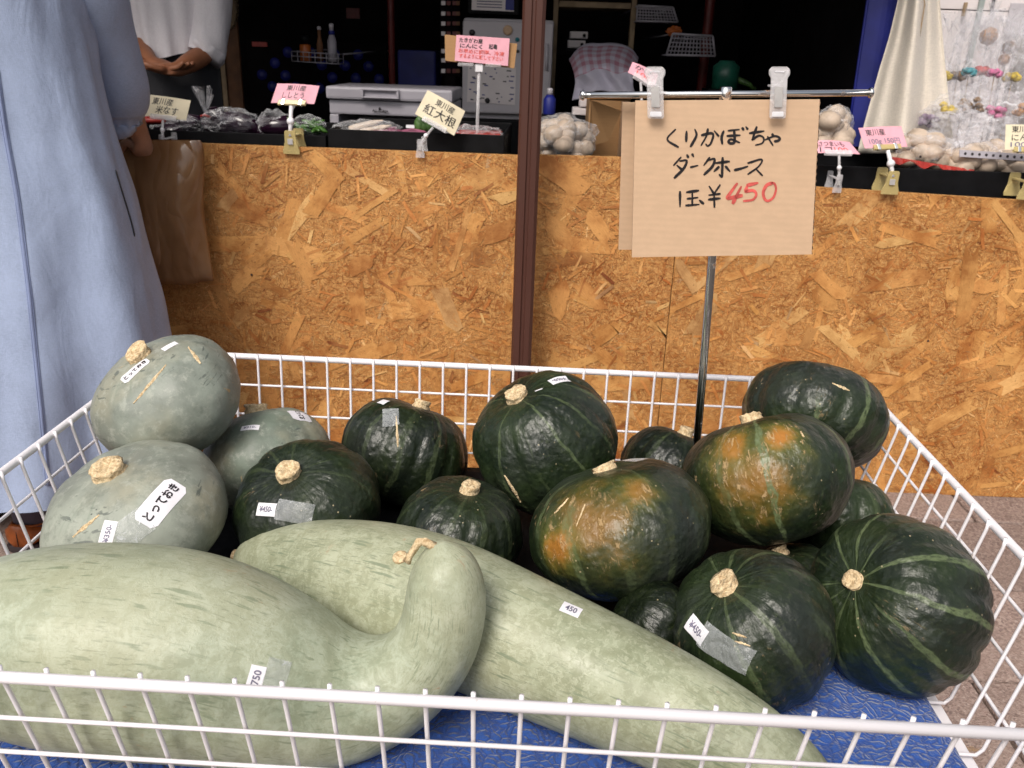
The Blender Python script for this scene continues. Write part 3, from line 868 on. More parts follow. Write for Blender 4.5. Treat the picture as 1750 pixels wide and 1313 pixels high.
def pumpkin(key, name, label, group, cx, cy, wpx, Y, q, stem_px, mat_fn, ribs=10, rib=.018, lump=.05, far=False, stem=.019, stem_h=.012, seed=1, dimple=.10, axis=None, scale=1.0, flat=.0, spin=0.0):
    c = at(cx, cy, Y)
    r = wpx / 2 / FPX * depth(c) * scale
    ax = axis.normalized() if axis is not None else sphere_axis(c, r * q * .92, *stem_px, far=far)
    Q = V((0, 0, 1)).rotation_difference(ax) @ Matrix.Rotation(spin, 3, 'Z').to_quaternion()
    root = thing(name, c - V((0, 0, r * q)), label, 'pumpkin', group)
    NU, NV = 96, 56
    vs, fs, uv = [], [], []
    for j in range(NV + 1):
        th = math.pi * j / NV
        for i in range(NU):
            ph = 2 * math.pi * i / NU
            st = math.sin(th)
            sup = abs(st) ** .88
            g = abs(math.cos(ph * ribs / 2))
            rr = 1 - rib * (1 - g) ** 2 * 1.6 * sup * 2
            dmp = dimple * math.exp(-(th / .42) ** 2) + dimple * .8 * math.exp(-((math.pi - th) / .35) ** 2)
            zz = math.cos(th) * q * (1 - dmp * 1.1)
            p = V((sup * math.cos(ph) * rr, sup * math.sin(ph) * rr, zz))
            p *= 1 + lump * nz3(p, 1.1, seed) + lump * .35 * nz3(p, 4, seed + 5) + .004 * nz3(p, 13, seed + 2) + .0018 * nz3(p, 30, seed + 3)
            if flat: p.x *= 1 + flat * p.z
            vs.append(p * r)
    for j in range(NV):
        for i in range(NU):
            i2 = (i + 1) % NU
            fs.append((j * NU + i, (j + 1) * NU + i, (j + 1) * NU + i2, j * NU + i2))
            uv += [(i / NU, j / NV), (i / NU, (j + 1) / NV), ((i + 1) / NU, (j + 1) / NV), ((i + 1) / NU, j / NV)]
    mt = mat_fn(lambda x_, y_: tuple(Q.inverted() @ (sphere_pt(c, r, q, Q, x_, y_) - c)))
    me = bpy.data.meshes.new('skin')
    me.from_pydata([tuple(v) for v in vs], [], fs)
    me.polygons.foreach_set('use_smooth', [True] * len(fs))
    l = me.uv_layers.new(name='UVMap'); l.data.foreach_set('uv', np.array(uv, dtype=np.float32).ravel())
    me.materials.append(mt)
    sk = bpy.data.objects.new('skin', me); COL.objects.link(sk)
    sk.parent = root
    Mx = Q.to_matrix().to_4x4()
    sk.matrix_basis = Matrix.Translation(c - root.location) @ Mx
    Wm = Matrix.Translation(c) @ Mx
    wv = [Wm @ v for v in vs]
    BVH[key] = BVHTree.FromPolygons(wv, fs)
    if stem:
        # corky stem butt
        h0 = BVH[key].ray_cast(c + ax * r * 2, -ax)[0]
        rs = random.Random(seed * 13)
        pv_, pf_ = [], []
        segs = 20
        prof_ = [(stem * .98, -.006), (stem * .92, .002), (stem * .80, stem_h * .45), (stem * .92, stem_h * .85), (stem * .86, stem_h), (stem * .45, stem_h * 1.02), (stem * .30, stem_h * .80), (stem * .08, stem_h * .86)]
        X_ = (ax.orthogonal().normalized() + ax * rs.uniform(-.3, .3)).normalized(); Y_ = (ax.cross(X_) + ax * rs.uniform(-.3, .3)).normalized()
        ex = rs.uniform(.8, 1.0)
        for (rr, zz) in prof_:
            for k in range(segs):
                a = 2 * math.pi * k / segs
                nn = 1 + .16 * nz3((math.cos(a) * 1.6, math.sin(a) * 1.6, zz * 60), 1, seed) + .07 * rs.uniform(-1, 1)
                pv_.append(h0 + (X_ * math.cos(a) + Y_ * math.sin(a) * ex) * rr * nn + ax * (zz + .0012 * rs.uniform(-1, 1)))
        for j in range(len(prof_) - 1):
            for k in range(segs):
                k2 = (k + 1) % segs
                pf_.append((j * segs + k, j * segs + k2, (j + 1) * segs + k2, (j + 1) * segs + k))
        pf_.append(tuple((len(prof_) - 1) * segs + k for k in range(segs)))
        mk('stem', pv_, pf_, M['cork'], root, True)
    return root

def sphere_pt(c, r, q, Q, x, y):
    """rough surface point seen at a pixel (ellipsoid)"""
    Qi = Q.inverted()
    o_ = Qi @ (CAM - c); d = Qi @ ray(x, y)
    o_ = V((o_.x, o_.y, o_.z / q)); d = V((d.x, d.y, d.z / q))
    a, b, cc = d.dot(d), 2 * o_.dot(d), o_.dot(o_) - r * r
    s = b * b - 4 * a * cc
    t = (-b - math.sqrt(max(s, 0))) / (2 * a)
    return CAM + ray(x, y) * t

def sticker(key, root, px, along, w, h, mat, name='price_sticker', lines=(), off=.0006, ink=None, bold=.02, clip_r=0.0):
    """patch hugging a squash: px = its centre, along = a pixel in the direction of its writing"""
    P, n = cast(key, *px)
    if P is None: return None
    A = cast(key, *along)[0]
    if A is None: A = P + RT * (along[0] - px[0]) * .001 - UP * (along[1] - px[1]) * .001
    X = (A - P); X = (X - n * X.dot(n)).normalized(); Yv = n.cross(X)
    def snap(u, v, of):
        p = P + X * u + Yv * v
        hh = BVH[key].ray_cast(p + n * .05, -n)
        return (hh[0] + hh[1] * of) if hh[0] is not None else p
    nu, nv = 10, 6
    vs, fs = [], []
    for j in range(nv + 1):
        for i in range(nu + 1):
            vs.append(snap((i / nu - .5) * w, (j / nv - .5) * h, off))
    for j in range(nv):
        for i in range(nu):
            a = j * (nu + 1) + i
            if clip_r and (i in (0, nu - 1)) and (j in (0, nv - 1)):
                cs = {(0, 0): (a + 1, a + nu + 2, a + nu + 1), (nu - 1, 0): (a, a + nu + 2, a + nu + 1), (0, nv - 1): (a, a + 1, a + nu + 2), (nu - 1, nv - 1): (a, a + 1, a + nu + 1)}[(i, j)]
                fs.append(cs)
            else:
                fs.append((a, a + 1, a + nu + 2, a + nu + 1))
    st = mk(name, vs, fs, mat, root, True)
    for (s, u0, v0, u1, v1) in lines:       # fractions of the sticker, v up
        tv, tf, hh = text_tris(s, bold)
        vv = [snap((u0 + (u1 - u0) * a - .5) * w, (v0 + (v1 - v0) * b / hh - .5) * h, off + .0005) for a, b in tv]
        mk('lettering', vv, tf, ink or M['print'], st)
    return st

GD = 'dark green kabocha pumpkins in the basket'
GP = 'grey-green pumpkins in the basket'
def dk(nm, ribs, seed, **kw):
    orr = kw.pop('orange', ())
    return lambda loc: kabocha_mat(nm, ribs, seed, orange=[(loc(x, y), rad, s) for (x, y, rad, s) in orr], **kw)

A = pumpkin('A', 'pale_pumpkin', 'scratched grey-green pumpkin with sticker by its stem, stacked on the two other pale ones', GP, 290, 679, 250, .565, .75, (240, 612),
            lambda l: pale_mat('pale_skin_scratched', 1, .45), ribs=8, rib=.006, lump=.05, seed=11, stem=.020, stem_h=.012, dimple=.05)
B = pumpkin('B', 'pale_pumpkin', 'large grey-green pumpkin with a slanted white name sticker behind the curved squash', GP, 234, 884, 314, .385, .66, (190, 812),
            lambda l: pale_mat('pale_skin_large', 2, .55, (.235, .255, .215)), ribs=8, rib=.006, lump=.05, seed=12, stem=.022, stem_h=.012, dimple=.05)
Cc = pumpkin('C', 'pale_pumpkin', 'grey-green pumpkin with rusty blotches wedged against the back wires', GP, 458, 785, 218, .625, .80, (437, 690),
             lambda l: pale_mat('pale_skin_blotched', 5, .7, (.16, .195, .155)), ribs=8, rib=.008, lump=.04, seed=13, stem=.020, dimple=.05)
D = pumpkin('D', 'kabocha_pumpkin', 'dark green kabocha with taped price sticker beside the large pale pumpkin', GD, 527, 868, 252, .45, .84, (494, 808),
            dk('kabocha_skin_taped', 11, 3, stripe=.22, bloom=.25, dark=.9), ribs=11, seed=21, stem=.0185, stem_h=.013)
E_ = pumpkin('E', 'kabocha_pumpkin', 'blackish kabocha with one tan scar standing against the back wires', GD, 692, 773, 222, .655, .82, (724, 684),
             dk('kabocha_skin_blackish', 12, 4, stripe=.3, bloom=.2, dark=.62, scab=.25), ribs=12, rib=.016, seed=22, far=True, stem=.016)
F = pumpkin('F', 'kabocha_pumpkin', 'big dark green kabocha with broad tan stem and price sticker on its shoulder', GD, 932, 757, 256, .60, .93, (884, 677),
            dk('kabocha_skin_big', 12, 5, stripe=.55, bloom=.4, dark=1.15, stripe_w=.07, orange=((806, 790, .022, .55),)), ribs=12, seed=23, stem=.0195, scale=.97)
G = pumpkin('G', 'kabocha_pumpkin', 'small dark kabocha peeping out behind the pale long squash', GD, 785, 912, 226, .42, .84, (803, 838),
            dk('kabocha_skin_small', 11, 6, stripe=.2, bloom=.15, dark=.75), ribs=11, seed=24, stem=.0155, scale=.96)
H = pumpkin('H', 'kabocha_pumpkin', 'squat kabocha with orange patches and tan scabs next to the pale long squash', GD, 1059, 902, 322, .395, .74, (1033, 799),
            dk('kabocha_skin_orange_flank', 12, 7, stripe=.5, bloom=.55, dark=1.1, scab=.5, orange=((1010, 890, .075, .42), (955, 940, .034, .9), (1092, 838, .028, .5))), ribs=12, seed=25, stem=.0185, stem_h=.007, scale=.97, rib=.008)
I = pumpkin('I', 'kabocha_pumpkin', 'kabocha with a wide orange sunburnt patch under its flat stem', GD, 1311, 818, 298, .475, .80, (1284, 716),
            dk('kabocha_skin_orange_top', 11, 8, stripe=.9, bloom=.4, dark=1.1, scab=.55, stripe_w=.11, orange=((1285, 820, .070, .5), (1250, 765, .040, .75), (1335, 750, .032, 1.0))), ribs=11, seed=26, stem=.0185, stem_h=.008, scale=.95, rib=.008)
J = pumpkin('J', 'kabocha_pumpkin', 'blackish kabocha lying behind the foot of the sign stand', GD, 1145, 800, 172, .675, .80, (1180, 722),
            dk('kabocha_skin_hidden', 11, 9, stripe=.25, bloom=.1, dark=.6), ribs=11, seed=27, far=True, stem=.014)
K = pumpkin('K', 'kabocha_pumpkin', 'stemless-looking kabocha tipped on its side in the back corner of the basket', GD, 1390, 710, 246, .665, .72, (1400, 640),
            dk('kabocha_skin_tipped', 10, 10, stripe=.8, bloom=.55, dark=1.0, stripe_w=.09), ribs=10, rib=.014, seed=28, stem=0, axis=V((.30, .55, .75)), scale=.98)
L = pumpkin('L', 'kabocha_pumpkin', 'dusty grey kabocha mostly hidden beside the side wires', GD, 1437, 882, 186, .56, .80, (1440, 800),
            dk('kabocha_skin_dusty', 10, 11, stripe=.3, bloom=.8, dark=1.3), ribs=10, seed=29, stem=.012, far=True, scale=.95)
Mq = pumpkin('M', 'kabocha_pumpkin', 'dark kabocha with taped price sticker resting on the blue pad', GD, 1284, 1074, 280, .25, .92, (1237, 998),
             dk('kabocha_skin_front', 11, 12, stripe=.45, bloom=.35, dark=.95, stripe_w=.12), ribs=11, seed=30, stem=.0185, stem_h=.010, lump=.04)
Nq = pumpkin('N', 'kabocha_pumpkin', 'round dark kabocha with bold pale stripes running from its small stem', GD, 1530, 1030, 304, .30, .90, (1453, 990),
             dk('kabocha_skin_striped', 11, 13, stripe=.8, bloom=.35, dark=1.0, stripe_w=.105, scab=.25), ribs=11, seed=31, stem=.0125, stem_h=.006, lump=.04, dimple=.14, spin=.35)
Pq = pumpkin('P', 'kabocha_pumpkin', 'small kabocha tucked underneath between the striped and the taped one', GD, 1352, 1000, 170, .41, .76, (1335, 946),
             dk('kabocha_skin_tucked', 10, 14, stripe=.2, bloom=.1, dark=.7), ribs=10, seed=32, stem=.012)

Oq = pumpkin('O', 'kabocha_pumpkin', 'small blackish kabocha added to fill the shaded gap between the pale long squash and the squat orange one', GD, 1112, 1062, 150, .275, .78, (1075, 1032),
             dk('kabocha_skin_gap_filler', 10, 15, stripe=.1, bloom=.0, dark=.45), ribs=10, seed=33, stem=0)  # added pumpkin, its near-black skin stands in for shade in the gap
# stickers and tape
sticker('A', A, (231, 633), (258, 612), .044, .019, M['paper'], 'name_sticker', [('とっておき', .08, .28, .92, .75)], ink=M['ink'], bold=.03, clip_r=1)
sticker('A', A, (290, 592), (310, 583), .022, .012, M['paper'])
sticker('B', B, (276, 856), (303, 828), .066, .031, M['paper'], 'name_sticker', [('とっておき', .08, .30, .92, .72)], ink=M['ink'], bold=.03, clip_r=1)
sticker('B', B, (184, 912), (190, 893), .030, .0165, M['paper'], 'price_sticker', [('¥350-', .15, .3, .85, .7)])
sticker('B', B, (225, 905), (245, 890), .042, .034, M['tape'], 'tape', off=.0011)
sticker('C', Cc, (427, 731), (440, 731), .028, .010, M['paper'], 'price_sticker', [('¥310-', .15, .3, .85, .75)])
sticker('C', Cc, (513, 710), (520, 722), .026, .036, M['paper'], 'name_sticker', [('とってお', .1, .35, .9, .65)], ink=M['ink'], bold=.03, clip_r=1)
sticker('D', D, (455, 871), (470, 872), .028, .0165, M['paper'], 'price_sticker', [('¥450-', .15, .3, .85, .75)])
sticker('D', D, (502, 875), (520, 878), .048, .026, M['tape'], 'tape', off=.0011)
sticker('E', E_, (655, 687), (665, 684), .015, .014, M['paper'], 'price_sticker')
sticker('E', E_, (668, 712), (668, 730), .035, .024, M['tape'], 'tape', off=.0011)
sticker('F', F, (956, 649), (940, 655), .030, .017, M['paper'], 'price_sticker', [('¥450-', .12, .25, .88, .75)])
sticker('F', F, (921, 667), (930, 664), .012, .0025, M['paper'], 'paper_scrap')
sticker('H', H, (1085, 787), (1105, 789), .046, .018, M['tape'], 'tape', off=.0011)
sticker('M', Mq, (1190, 1076), (1204, 1092), .031, .019, M['paper'], 'price_sticker', [('¥450-', .15, .3, .85, .75)])
sticker('M', Mq, (1236, 1108), (1258, 1122), .058, .028, M['tape'], 'tape', off=.0011)

# healed corky scars
def scar(key, root, a, b, w, n=9):
    rs = random.Random(int(a[0]))
    L, Rr = [], []
    for k in range(n + 1):
        t = k / n
        P, nn = cast(key, a[0] + (b[0] - a[0]) * t, a[1] + (b[1] - a[1]) * t)
        if P is None: return
        if k == 0: P0_, n0_ = P, nn
        L.append((P, nn))
    d = (L[-1][0] - L[0][0]).normalized()
    vs, fs = [], []
    for k, (P, nn) in enumerate(L):
        sd = nn.cross(d).normalized(); ww = w * (.25 + .75 * math.sin(math.pi * min(max(k / n, .05), .95))) * rs.uniform(.55, 1.2)
        vs += [P + sd * ww * .5 + nn * .0002, P + nn * (.0014 + .0006 * rs.random()), P - sd * ww * .5 * rs.uniform(.6, 1.2) + nn * .0002]
    for k in range(n):
        b_ = 3 * k
        fs += [(b_, b_ + 1, b_ + 4, b_ + 3), (b_ + 1, b_ + 2, b_ + 5, b_ + 4)]
    mk('scar', vs, fs, M['cork'], root, True)
scar('A', A, (228, 690), (284, 624), .0050); scar('A', A, (322, 594), (343, 622), .0060); scar('A', A, (382, 592), (404, 625), .0045)
scar('B', B, (125, 918), (170, 880), .0060); scar('E', E_, (677, 712), (680, 765), .0050); scar('F', F, (862, 812), (890, 858), .0060)
scar('M', Mq, (1252, 1082), (1276, 1090), .0035); scar('M', Mq, (1256, 1096), (1282, 1104), .0028); scar('K', K, (1422, 655), (1452, 668), .006)
scar('H', H, (948, 878), (972, 852), .0040); scar('H', H, (985, 900), (1000, 862), .0032); scar('I', I, (1368, 738), (1374, 748), .0040)
# ---- long squashes
def long_squash(key, name, label, pts, mat, seed, stem_dir=None, stem_at=None, wobn=.03):
    """pts: (point, radius) along the spine"""
    P = spline([(*p, r) for p, r in pts], 8)
    pp = [V(q[:3]) for q in P]; rr = [max(.002, q[3]) for q in P]
    wob = lambda t, a: 1 + .007 * math.sin(9 * a + 2 * t) + wobn * nz3((math.cos(a) * .9, math.sin(a) * .9, t * 6), 1, seed) + .012 * nz3((math.cos(a) * 3, math.sin(a) * 3, t * 20), 1, seed + 3)
    vs, fs, uv = tube_data(pp, rr, 48, wob=wob)
    G = np.array([v[:] for v in vs]).reshape(len(pp), 48, 3)
    for _ in range(30):                       # ease the skin across the bend
        G[1:-1] = .25 * G[:-2] + .5 * G[1:-1] + .25 * G[2:]
    vs = [V(v) for v in G.reshape(-1, 3)]
    lo = min(v.z for v in vs)
    cen = sum(pp, V()) / len(pp)
    root = thing(name, (cen.x, cen.y, lo), label, 'squash', 'long pale squashes in the basket')
    mk('skin', vs, fs, mat, root, True, uv=uv)
    BVH[key] = BVHTree.FromPolygons(vs, fs)
    return root
def spx(lst):
    out = []
    for (x, y, r, Y) in lst:
        p = at(x, y, Y); out.append((p, r / FPX * depth(p)))
    return out
m2 = []
for (x, y, r) in [(404, 951, 6), (409, 952, 22), (428, 956, 42), (470, 964, 66), (540, 978, 90), (650, 1003, 112), (760, 1038, 118), (870, 1087, 115), (980, 1137, 110), (1090, 1188, 103), (1200, 1243, 95), (1300, 1297, 84), (1380, 1340, 60), (1420, 1362, 30), (1432, 1368, 8)]:
    rad = r / FPX
    for _ in range(5):
        p = atz(x, y, PZ - .001 + max(rad, .045)); rad = r / FPX * depth(p)
    m2.append((p, rad))
S2 = long_squash('S2', 'long_squash', 'straight pale green squash lying underneath with brown scuffs', m2, melon_mat('long_squash_skin', 2, 1.3, .8, (.295, .322, .215), (.41, .43, .305)), 5)
YB = .136
m1 = spx([(-150, 1100, 8, YB), (-140, 1090, 35, YB), (-100, 1090, 90, YB), (-40, 1091, 128, YB), (40, 1095, 156, YB), (140, 1101, 170, YB), (240, 1109, 177, YB), (340, 1121, 172, YB), (430, 1148, 156, YB), (505, 1175, 139, YB), (580, 1191, 119, YB), (650, 1182, 96, YB), (704, 1152, 80, YB), (742, 1108, 74, YB + .004), (760, 1055, 71, YB + .010), (763, 1000, 68, YB + .016), (758, 962, 55, YB + .020), (753, 940, 34, YB + .022), (750, 928, 9, YB + .022)])
S1 = long_squash('S1', 'curved_squash', 'fat pale green squash with a hooked neck and dark dashes', m1, melon_mat('curved_squash_skin', 7, 1.0, .35, (.325, .370, .272), (.445, .480, .365)), 9, wobn=.018)
# dry stem of the hooked neck
st_ = [at(716, 925, YB + .022), at(708, 938, YB + .020), at(700, 952, YB + .018), at(696, 960, YB + .018)]
base_ = at(738, 932, YB + .02)
tube('stem', [base_ + V((.006, 0, -.004)), at(726, 926, YB + .022), st_[0], st_[1], st_[2], st_[3]], [.0045, .0040, .0042, .0034, .0032, .0040], M['cork'], S1, 10, wob=lambda t, a: 1 + .25 * math.sin(3 * a + t * 8))
p_, n_v = cast('S2', 684, 953)
lathe('scar', [(.009, -.001), (.0085, .002), (.006, .003), (.003, .0015)], M['cork'], S2, p_, n_v, 12)
p_, n_v = cast('S2', 410, 950)
if p_ is not None:
    lathe('blossom_end', [(.010, -.004), (.009, .002), (.004, .005), (.001, .004)], M['cork'], S2, at(402, 951, m2[0][0].y), (at(402, 951, m2[0][0].y) - m2[2][0]), 12)
sticker('S1', S1, (436, 1163), (441, 1146), .026, .0145, M['paper'], 'price_sticker', [('¥750', .15, .25, .85, .75)])
sticker('S1', S1, (470, 1160), (476, 1140), .034, .022, M['tape'], 'tape', off=.0011)
sticker('S2', S2, (976, 1042), (990, 1048), .021, .016, M['paper'], 'price_sticker', [('450', .2, .25, .8, .75)])

# =================================================================== CARDBOARD PRICE SIGN ON ITS STAND
SY = .60
stand = thing('sign_stand', at(1186, 800, .56), 'chrome T-shaped sign stand rising from among the pumpkins', 'sign stand')
bar_l, bar_r = at(997, 163, SY), at(1487, 159, SY)
tube('crossbar', [bar_l, bar_l.lerp(bar_r, .5), bar_r], .0042, M['chrome'], stand, 14)
for p, dr in ((bar_l, (bar_l - bar_r)), (bar_r, (bar_r - bar_l))):
    lathe('end_knob', [(.003, -.002), (.0062, -.001), (.0066, .0015), (.0045, .004), (.001, .0048)], M['chrome'], stand, p, dr, 14)
pt = at(1240, 162, SY + .001)
pb = at(1192, 745, SY - .0)
pe = pt + (pb - pt) * ((pt.z - (PZ + .002)) / (pt.z - pb.z))
tube('pole', [pt + V((0, 0, -.002)), pt.lerp(pb, .3), pb, pe], .0060, M['chrome'], stand, 16)
lathe('joint', [(.002, -.010), (.0075, -.009), (.0080, 0), (.0075, .009), (.002, .010)], M['chrome'], stand, pt, (pt - pb), 12)
# folded cardboard
sg = thing('price_board', at(1235, 440, SY), 'folded cardboard price board with handwritten black and red characters', 'sign')
sh = Sheet(at(1086, 172, SY - .010), at(1401, 170, SY - .010), at(1387, 435, SY - .014), at(1080, 440, SY - .014))
sh.make('front_panel', M['card'], sg, .004, 14, 10)
sb_ = Sheet(at(1064, 176, SY + .018), at(1395, 172, SY + .014), at(1380, 428, SY + .030), at(1057, 427, SY + .034))
sb_.make('back_panel', M['card'], sg, .004, 6, 6)
# fluted edge
ed = []
for k in range(46):
    t = k / 45
    a = sh.p(1.0, t, -.0008); bdir = V((.0022, 0, 0))
    ed.append((a, t))
vs, fs = [], []
for k, (a, t) in enumerate(ed):
    w = .0012 * (k % 2)
    vs += [a + V((.0003 + w, -.0005, 0)), a + V((.0003 + .0012 - w, .0035, 0))]
for k in range(len(ed) - 1):
    fs.append((2 * k, 2 * k + 1, 2 * k + 3, 2 * k + 2))
mk('fluted_edge', vs, fs, M['card_edge'], sg)
ZX, ZY, ZS = 1050.0, 0.0, 2.854
plane_n = sh.n; plane_p = sh.c[0]
def on_sign(x, y, off=.0006):
    d = ray(ZX + x / ZS, ZY + y / ZS)
    q0 = plane_p + plane_n * off
    return CAM + d * ((q0 - CAM).dot(plane_n) / d.dot(plane_n))
L1 = [[(297, 632), (258, 680), (311, 718)], [(352, 642), (350, 690)], [(393, 632), (400, 662), (372, 715)],
      [(426, 660), (470, 650), (482, 662), (470, 700), (455, 712), (446, 704)], [(456, 630), (448, 665), (424, 708)], [(488, 640), (508, 664)],
      [(533, 640), (523, 670), (526, 702)], [(556, 638), (608, 632)], [(550, 664), (612, 660)], [(584, 636), (586, 690), (570, 700), (556, 692), (570, 680), (610, 696)], [(624, 624), (630, 634)], [(642, 620), (650, 630)],
      [(660, 650), (728, 640)], [(694, 620), (672, 682)], [(672, 682), (705, 662), (728, 674), (722, 698), (690, 708)],
      [(736, 682), (782, 664), (806, 674), (800, 686), (782, 690)], [(770, 654), (776, 666)], [(748, 668), (772, 708)]]
L2 = [[(324, 768), (290, 806)], [(320, 786), (352, 784), (338, 822), (293, 868)], [(306, 808), (334, 832)], [(354, 756), (360, 768)], [(380, 752), (386, 764)],
      [(372, 816), (406, 808)], [(464, 770), (437, 806)], [(460, 782), (488, 776), (478, 812), (438, 852)],
      [(492, 796), (560, 788)], [(528, 770), (526, 820), (524, 862), (512, 852)], [(510, 814), (487, 836)], [(542, 812), (563, 836)],
      [(586, 830), (620, 822), (650, 812)], [(652, 796), (718, 778), (704, 812), (652, 850)], [(690, 824), (721, 856)]]
L3 = [[(320, 936), (320, 1008)], [(353, 938), (410, 930)], [(356, 970), (406, 964)], [(349, 1003), (412, 998)], [(380, 936), (380, 1000)], [(416, 978), (434, 994)],
      [(463, 910), (486, 946)], [(515, 903), (486, 946)], [(486, 944), (488, 1010)], [(462, 952), (515, 946)], [(460, 974), (515, 968)]]
L4 = [[(598, 896), (570, 935), (551, 966), (585, 962), (622, 954)], [(618, 912), (596, 955), (578, 992)],
      [(698, 893), (648, 904)], [(648, 904), (640, 934)], [(640, 934), (676, 930), (692, 948), (676, 974), (632, 981)],
      [(770, 893), (742, 905), (726, 940), (734, 972), (752, 980), (776, 962), (788, 925), (782, 898), (768, 892)]]
for Ls, w in ((L1, 11.0), (L2, 11.0), (L3, 11.5)):
    vs, fs = stroke_mesh(Ls, w, on_sign)
    mk('lettering', vs, fs, M['ink'], sg)
vs, fs = stroke_mesh(L4, 15, lambda x, y: on_sign(x, y, .0007))
mk('lettering', vs, fs, M['red_ink'], sg)
def big_clip(cx, tilt, lab):
    """clear plastic hanging clip over the crossbar: wide head, tapering body, steel spring, white pad"""
    r = thing('hanging_clip', at(cx, 205, SY - .02), lab, 'clip', 'clear clips on the crossbar')
    Y0 = SY - .022
    def poly(name, pts, t, mat, Yo):
        b = bmesh.new()
        f = [b.verts.new(at(cx + x + tilt * (160 - y) / 45, y, Yo)) for x, y in pts]
        k = [b.verts.new(v.co + V((0, t, 0))) for v in f]
        n = len(pts)
        b.faces.new(f); b.faces.new(list(reversed(k)))
        for i in range(n): b.faces.new((f[i], k[i], k[(i + 1) % n], f[(i + 1) % n]))
        bmesh.ops.recalc_face_normals(b, faces=b.faces)
        bmesh.ops.bevel(b, geom=list(b.edges), offset=.0007, segments=2, affect='EDGES')
        return bm_obj(name, b, mat, r)
    poly('front_jaw', [(-14, 116), (14, 116), (18, 119), (18, 128), (14, 134), (14, 200), (12, 203), (-12, 203), (-14, 200), (-14, 134), (-18, 128), (-18, 119)], .003, M['clip'], Y0)
    poly('back_jaw', [(-13, 114), (13, 114), (17, 119), (13, 136), (13, 180), (-13, 180), (-13, 136), (-17, 119)], .003, M['clip'], SY + .012)
    poly('spring', [(-7, 148), (7, 148), (7, 184), (-7, 184)], .001, M['spring_steel'], Y0 - .0014)
    poly('white_pad', [(-10, 191), (10, 191), (10, 200), (-10, 200)], .001, M['clip_white'], Y0 - .0014)
    poly('ridge', [(-9, 122), (9, 122), (9, 124), (-9, 124)], .001, M['clip_white'], Y0 - .0012)
    poly('bridge', [(-9, 146), (9, 146), (9, 150), (-9, 150)], .034, M['clip'], Y0 + .0032)
    return r
big_clip(1120, -1, 'clear plastic clip above the start of the handwriting on the price board')
big_clip(1331, 2, 'clear plastic clip above the last written syllable on the price board')

# =================================================================== PRICE TAGS ON THE COUNTER
def price_tag(label, corners, Y, paper, lines, foot, style='amber', group='small price tags clipped to the counter', tiltY=.02, bulge=.004):
    """corners px TL TR BR BL; foot = px of the clip's lower end"""
    tl, tr, br, bl = corners
    sh = Sheet(at(*tl, Y + tiltY), at(*tr, Y + tiltY), at(*br, Y), at(*bl, Y), bulge)
    f = at(*foot, WY - .012)
    root = thing('price_tag', f, label, 'price tag', group)
    sh.make('card', M[paper], root, .0006)
    for (s, u0, v0, u1, v1, ink) in lines:
        sh.write(s, u0, v0, u1, v1, M[ink], root, bold=.006, jit=.03)
    mid = sh.p(.5, 1.0); ux = (sh.c[2] - sh.c[3]); wd = ux.length; ux.normalize()
    vz = (sh.p(.5, 0) - sh.p(.5, 1)).normalized()
    rotm = Matrix((ux, sh.n, vz)).transposed()
    hw = wd * (.32 if style == 'amber' else .30)
    amb = style == 'amber'
    mt = M['clip_amber'] if amb else M['clip']
    # jaw holding the card
    for s_ in (1, -1):
        box('card_jaw', mid + V((-hw, -.0012, -.006)) + sh.n * (.0035 * s_), mid + V((hw, .0012, .006)) + sh.n * (.0035 * s_), mt, root, .001, rot=rotm)
        if amb:
            box('spring', mid + ux * (hw * .62 * s_) + V((-.0035, -.0062, -.007)), mid + ux * (hw * .62 * s_) + V((.0035, .0062, .007)), M['chrome'], root, .0008, rot=rotm)
    # ball joint and neck
    top = mid - vz * .008
    cl = f + V((0, 0, .048 if amb else .036))
    mid2 = top.lerp(cl, .55)
    tube('neck', [top, top.lerp(mid2, .6), mid2, cl + V((0, 0, -.006))], [.0045, .005, .0055, .005] if amb else [.003, .003, .0034, .003], M['clip_white' if amb else 'clip'], root, 10)
    bs = bmesh.new(); bmesh.ops.create_uvsphere(bs, u_segments=14, v_segments=10, radius=.0095 if amb else .0058)
    for v in bs.verts: v.co += mid2
    bm_obj('ball_joint', bs, M['clip_white'], root, True)
    # spring clip straddling the board edge
    prof = [(-.5, 0), (.5, 0), (.52, .15), (.36, .5), (.33, .95), (.26, 1.0), (-.26, 1.0), (-.33, .95), (-.36, .5), (-.52, .15)]
    Wc, Hc = (.040, .056) if amb else (.021, .044)
    lean = (cl - f); lean.y = 0
    for y_, nm in ((WY - .0105, 'front_jaw'), (WY + .052, 'back_jaw')):
        b = bmesh.new()
        fr = [b.verts.new(V((f.x + a * Wc + lean.x * c, y_ - .006 * c * (1 if nm == 'front_jaw' else -1), f.z + Hc * c))) for a, c in prof]
        bk = [b.verts.new(v.co + V((0, .003, 0))) for v in fr]
        n = len(prof)
        b.faces.new(fr); b.faces.new(list(reversed(bk)))
        for i in range(n): b.faces.new((fr[i], bk[i], bk[(i + 1) % n], fr[(i + 1) % n]))
        bmesh.ops.recalc_face_normals(b, faces=b.faces)
        bmesh.ops.bevel(b, geom=list(b.edges), offset=.0006, segments=1, affect='EDGES')
        bm_obj(nm, b, mt, root)
    box('hinge', (f.x - Wc * .2 + lean.x * .8, WY - .013, f.z + Hc * .70), (f.x + Wc * .2 + lean.x * .8, WY + .056, f.z + Hc * .78), mt, root, .001)
    box('spring', (f.x - Wc * .16 + lean.x * .5, WY - .0165, f.z + Hc * .42), (f.x + Wc * .16 + lean.x * .5, WY - .0145, f.z + Hc * .66), M['spring_steel'], root, .0006)
    return root

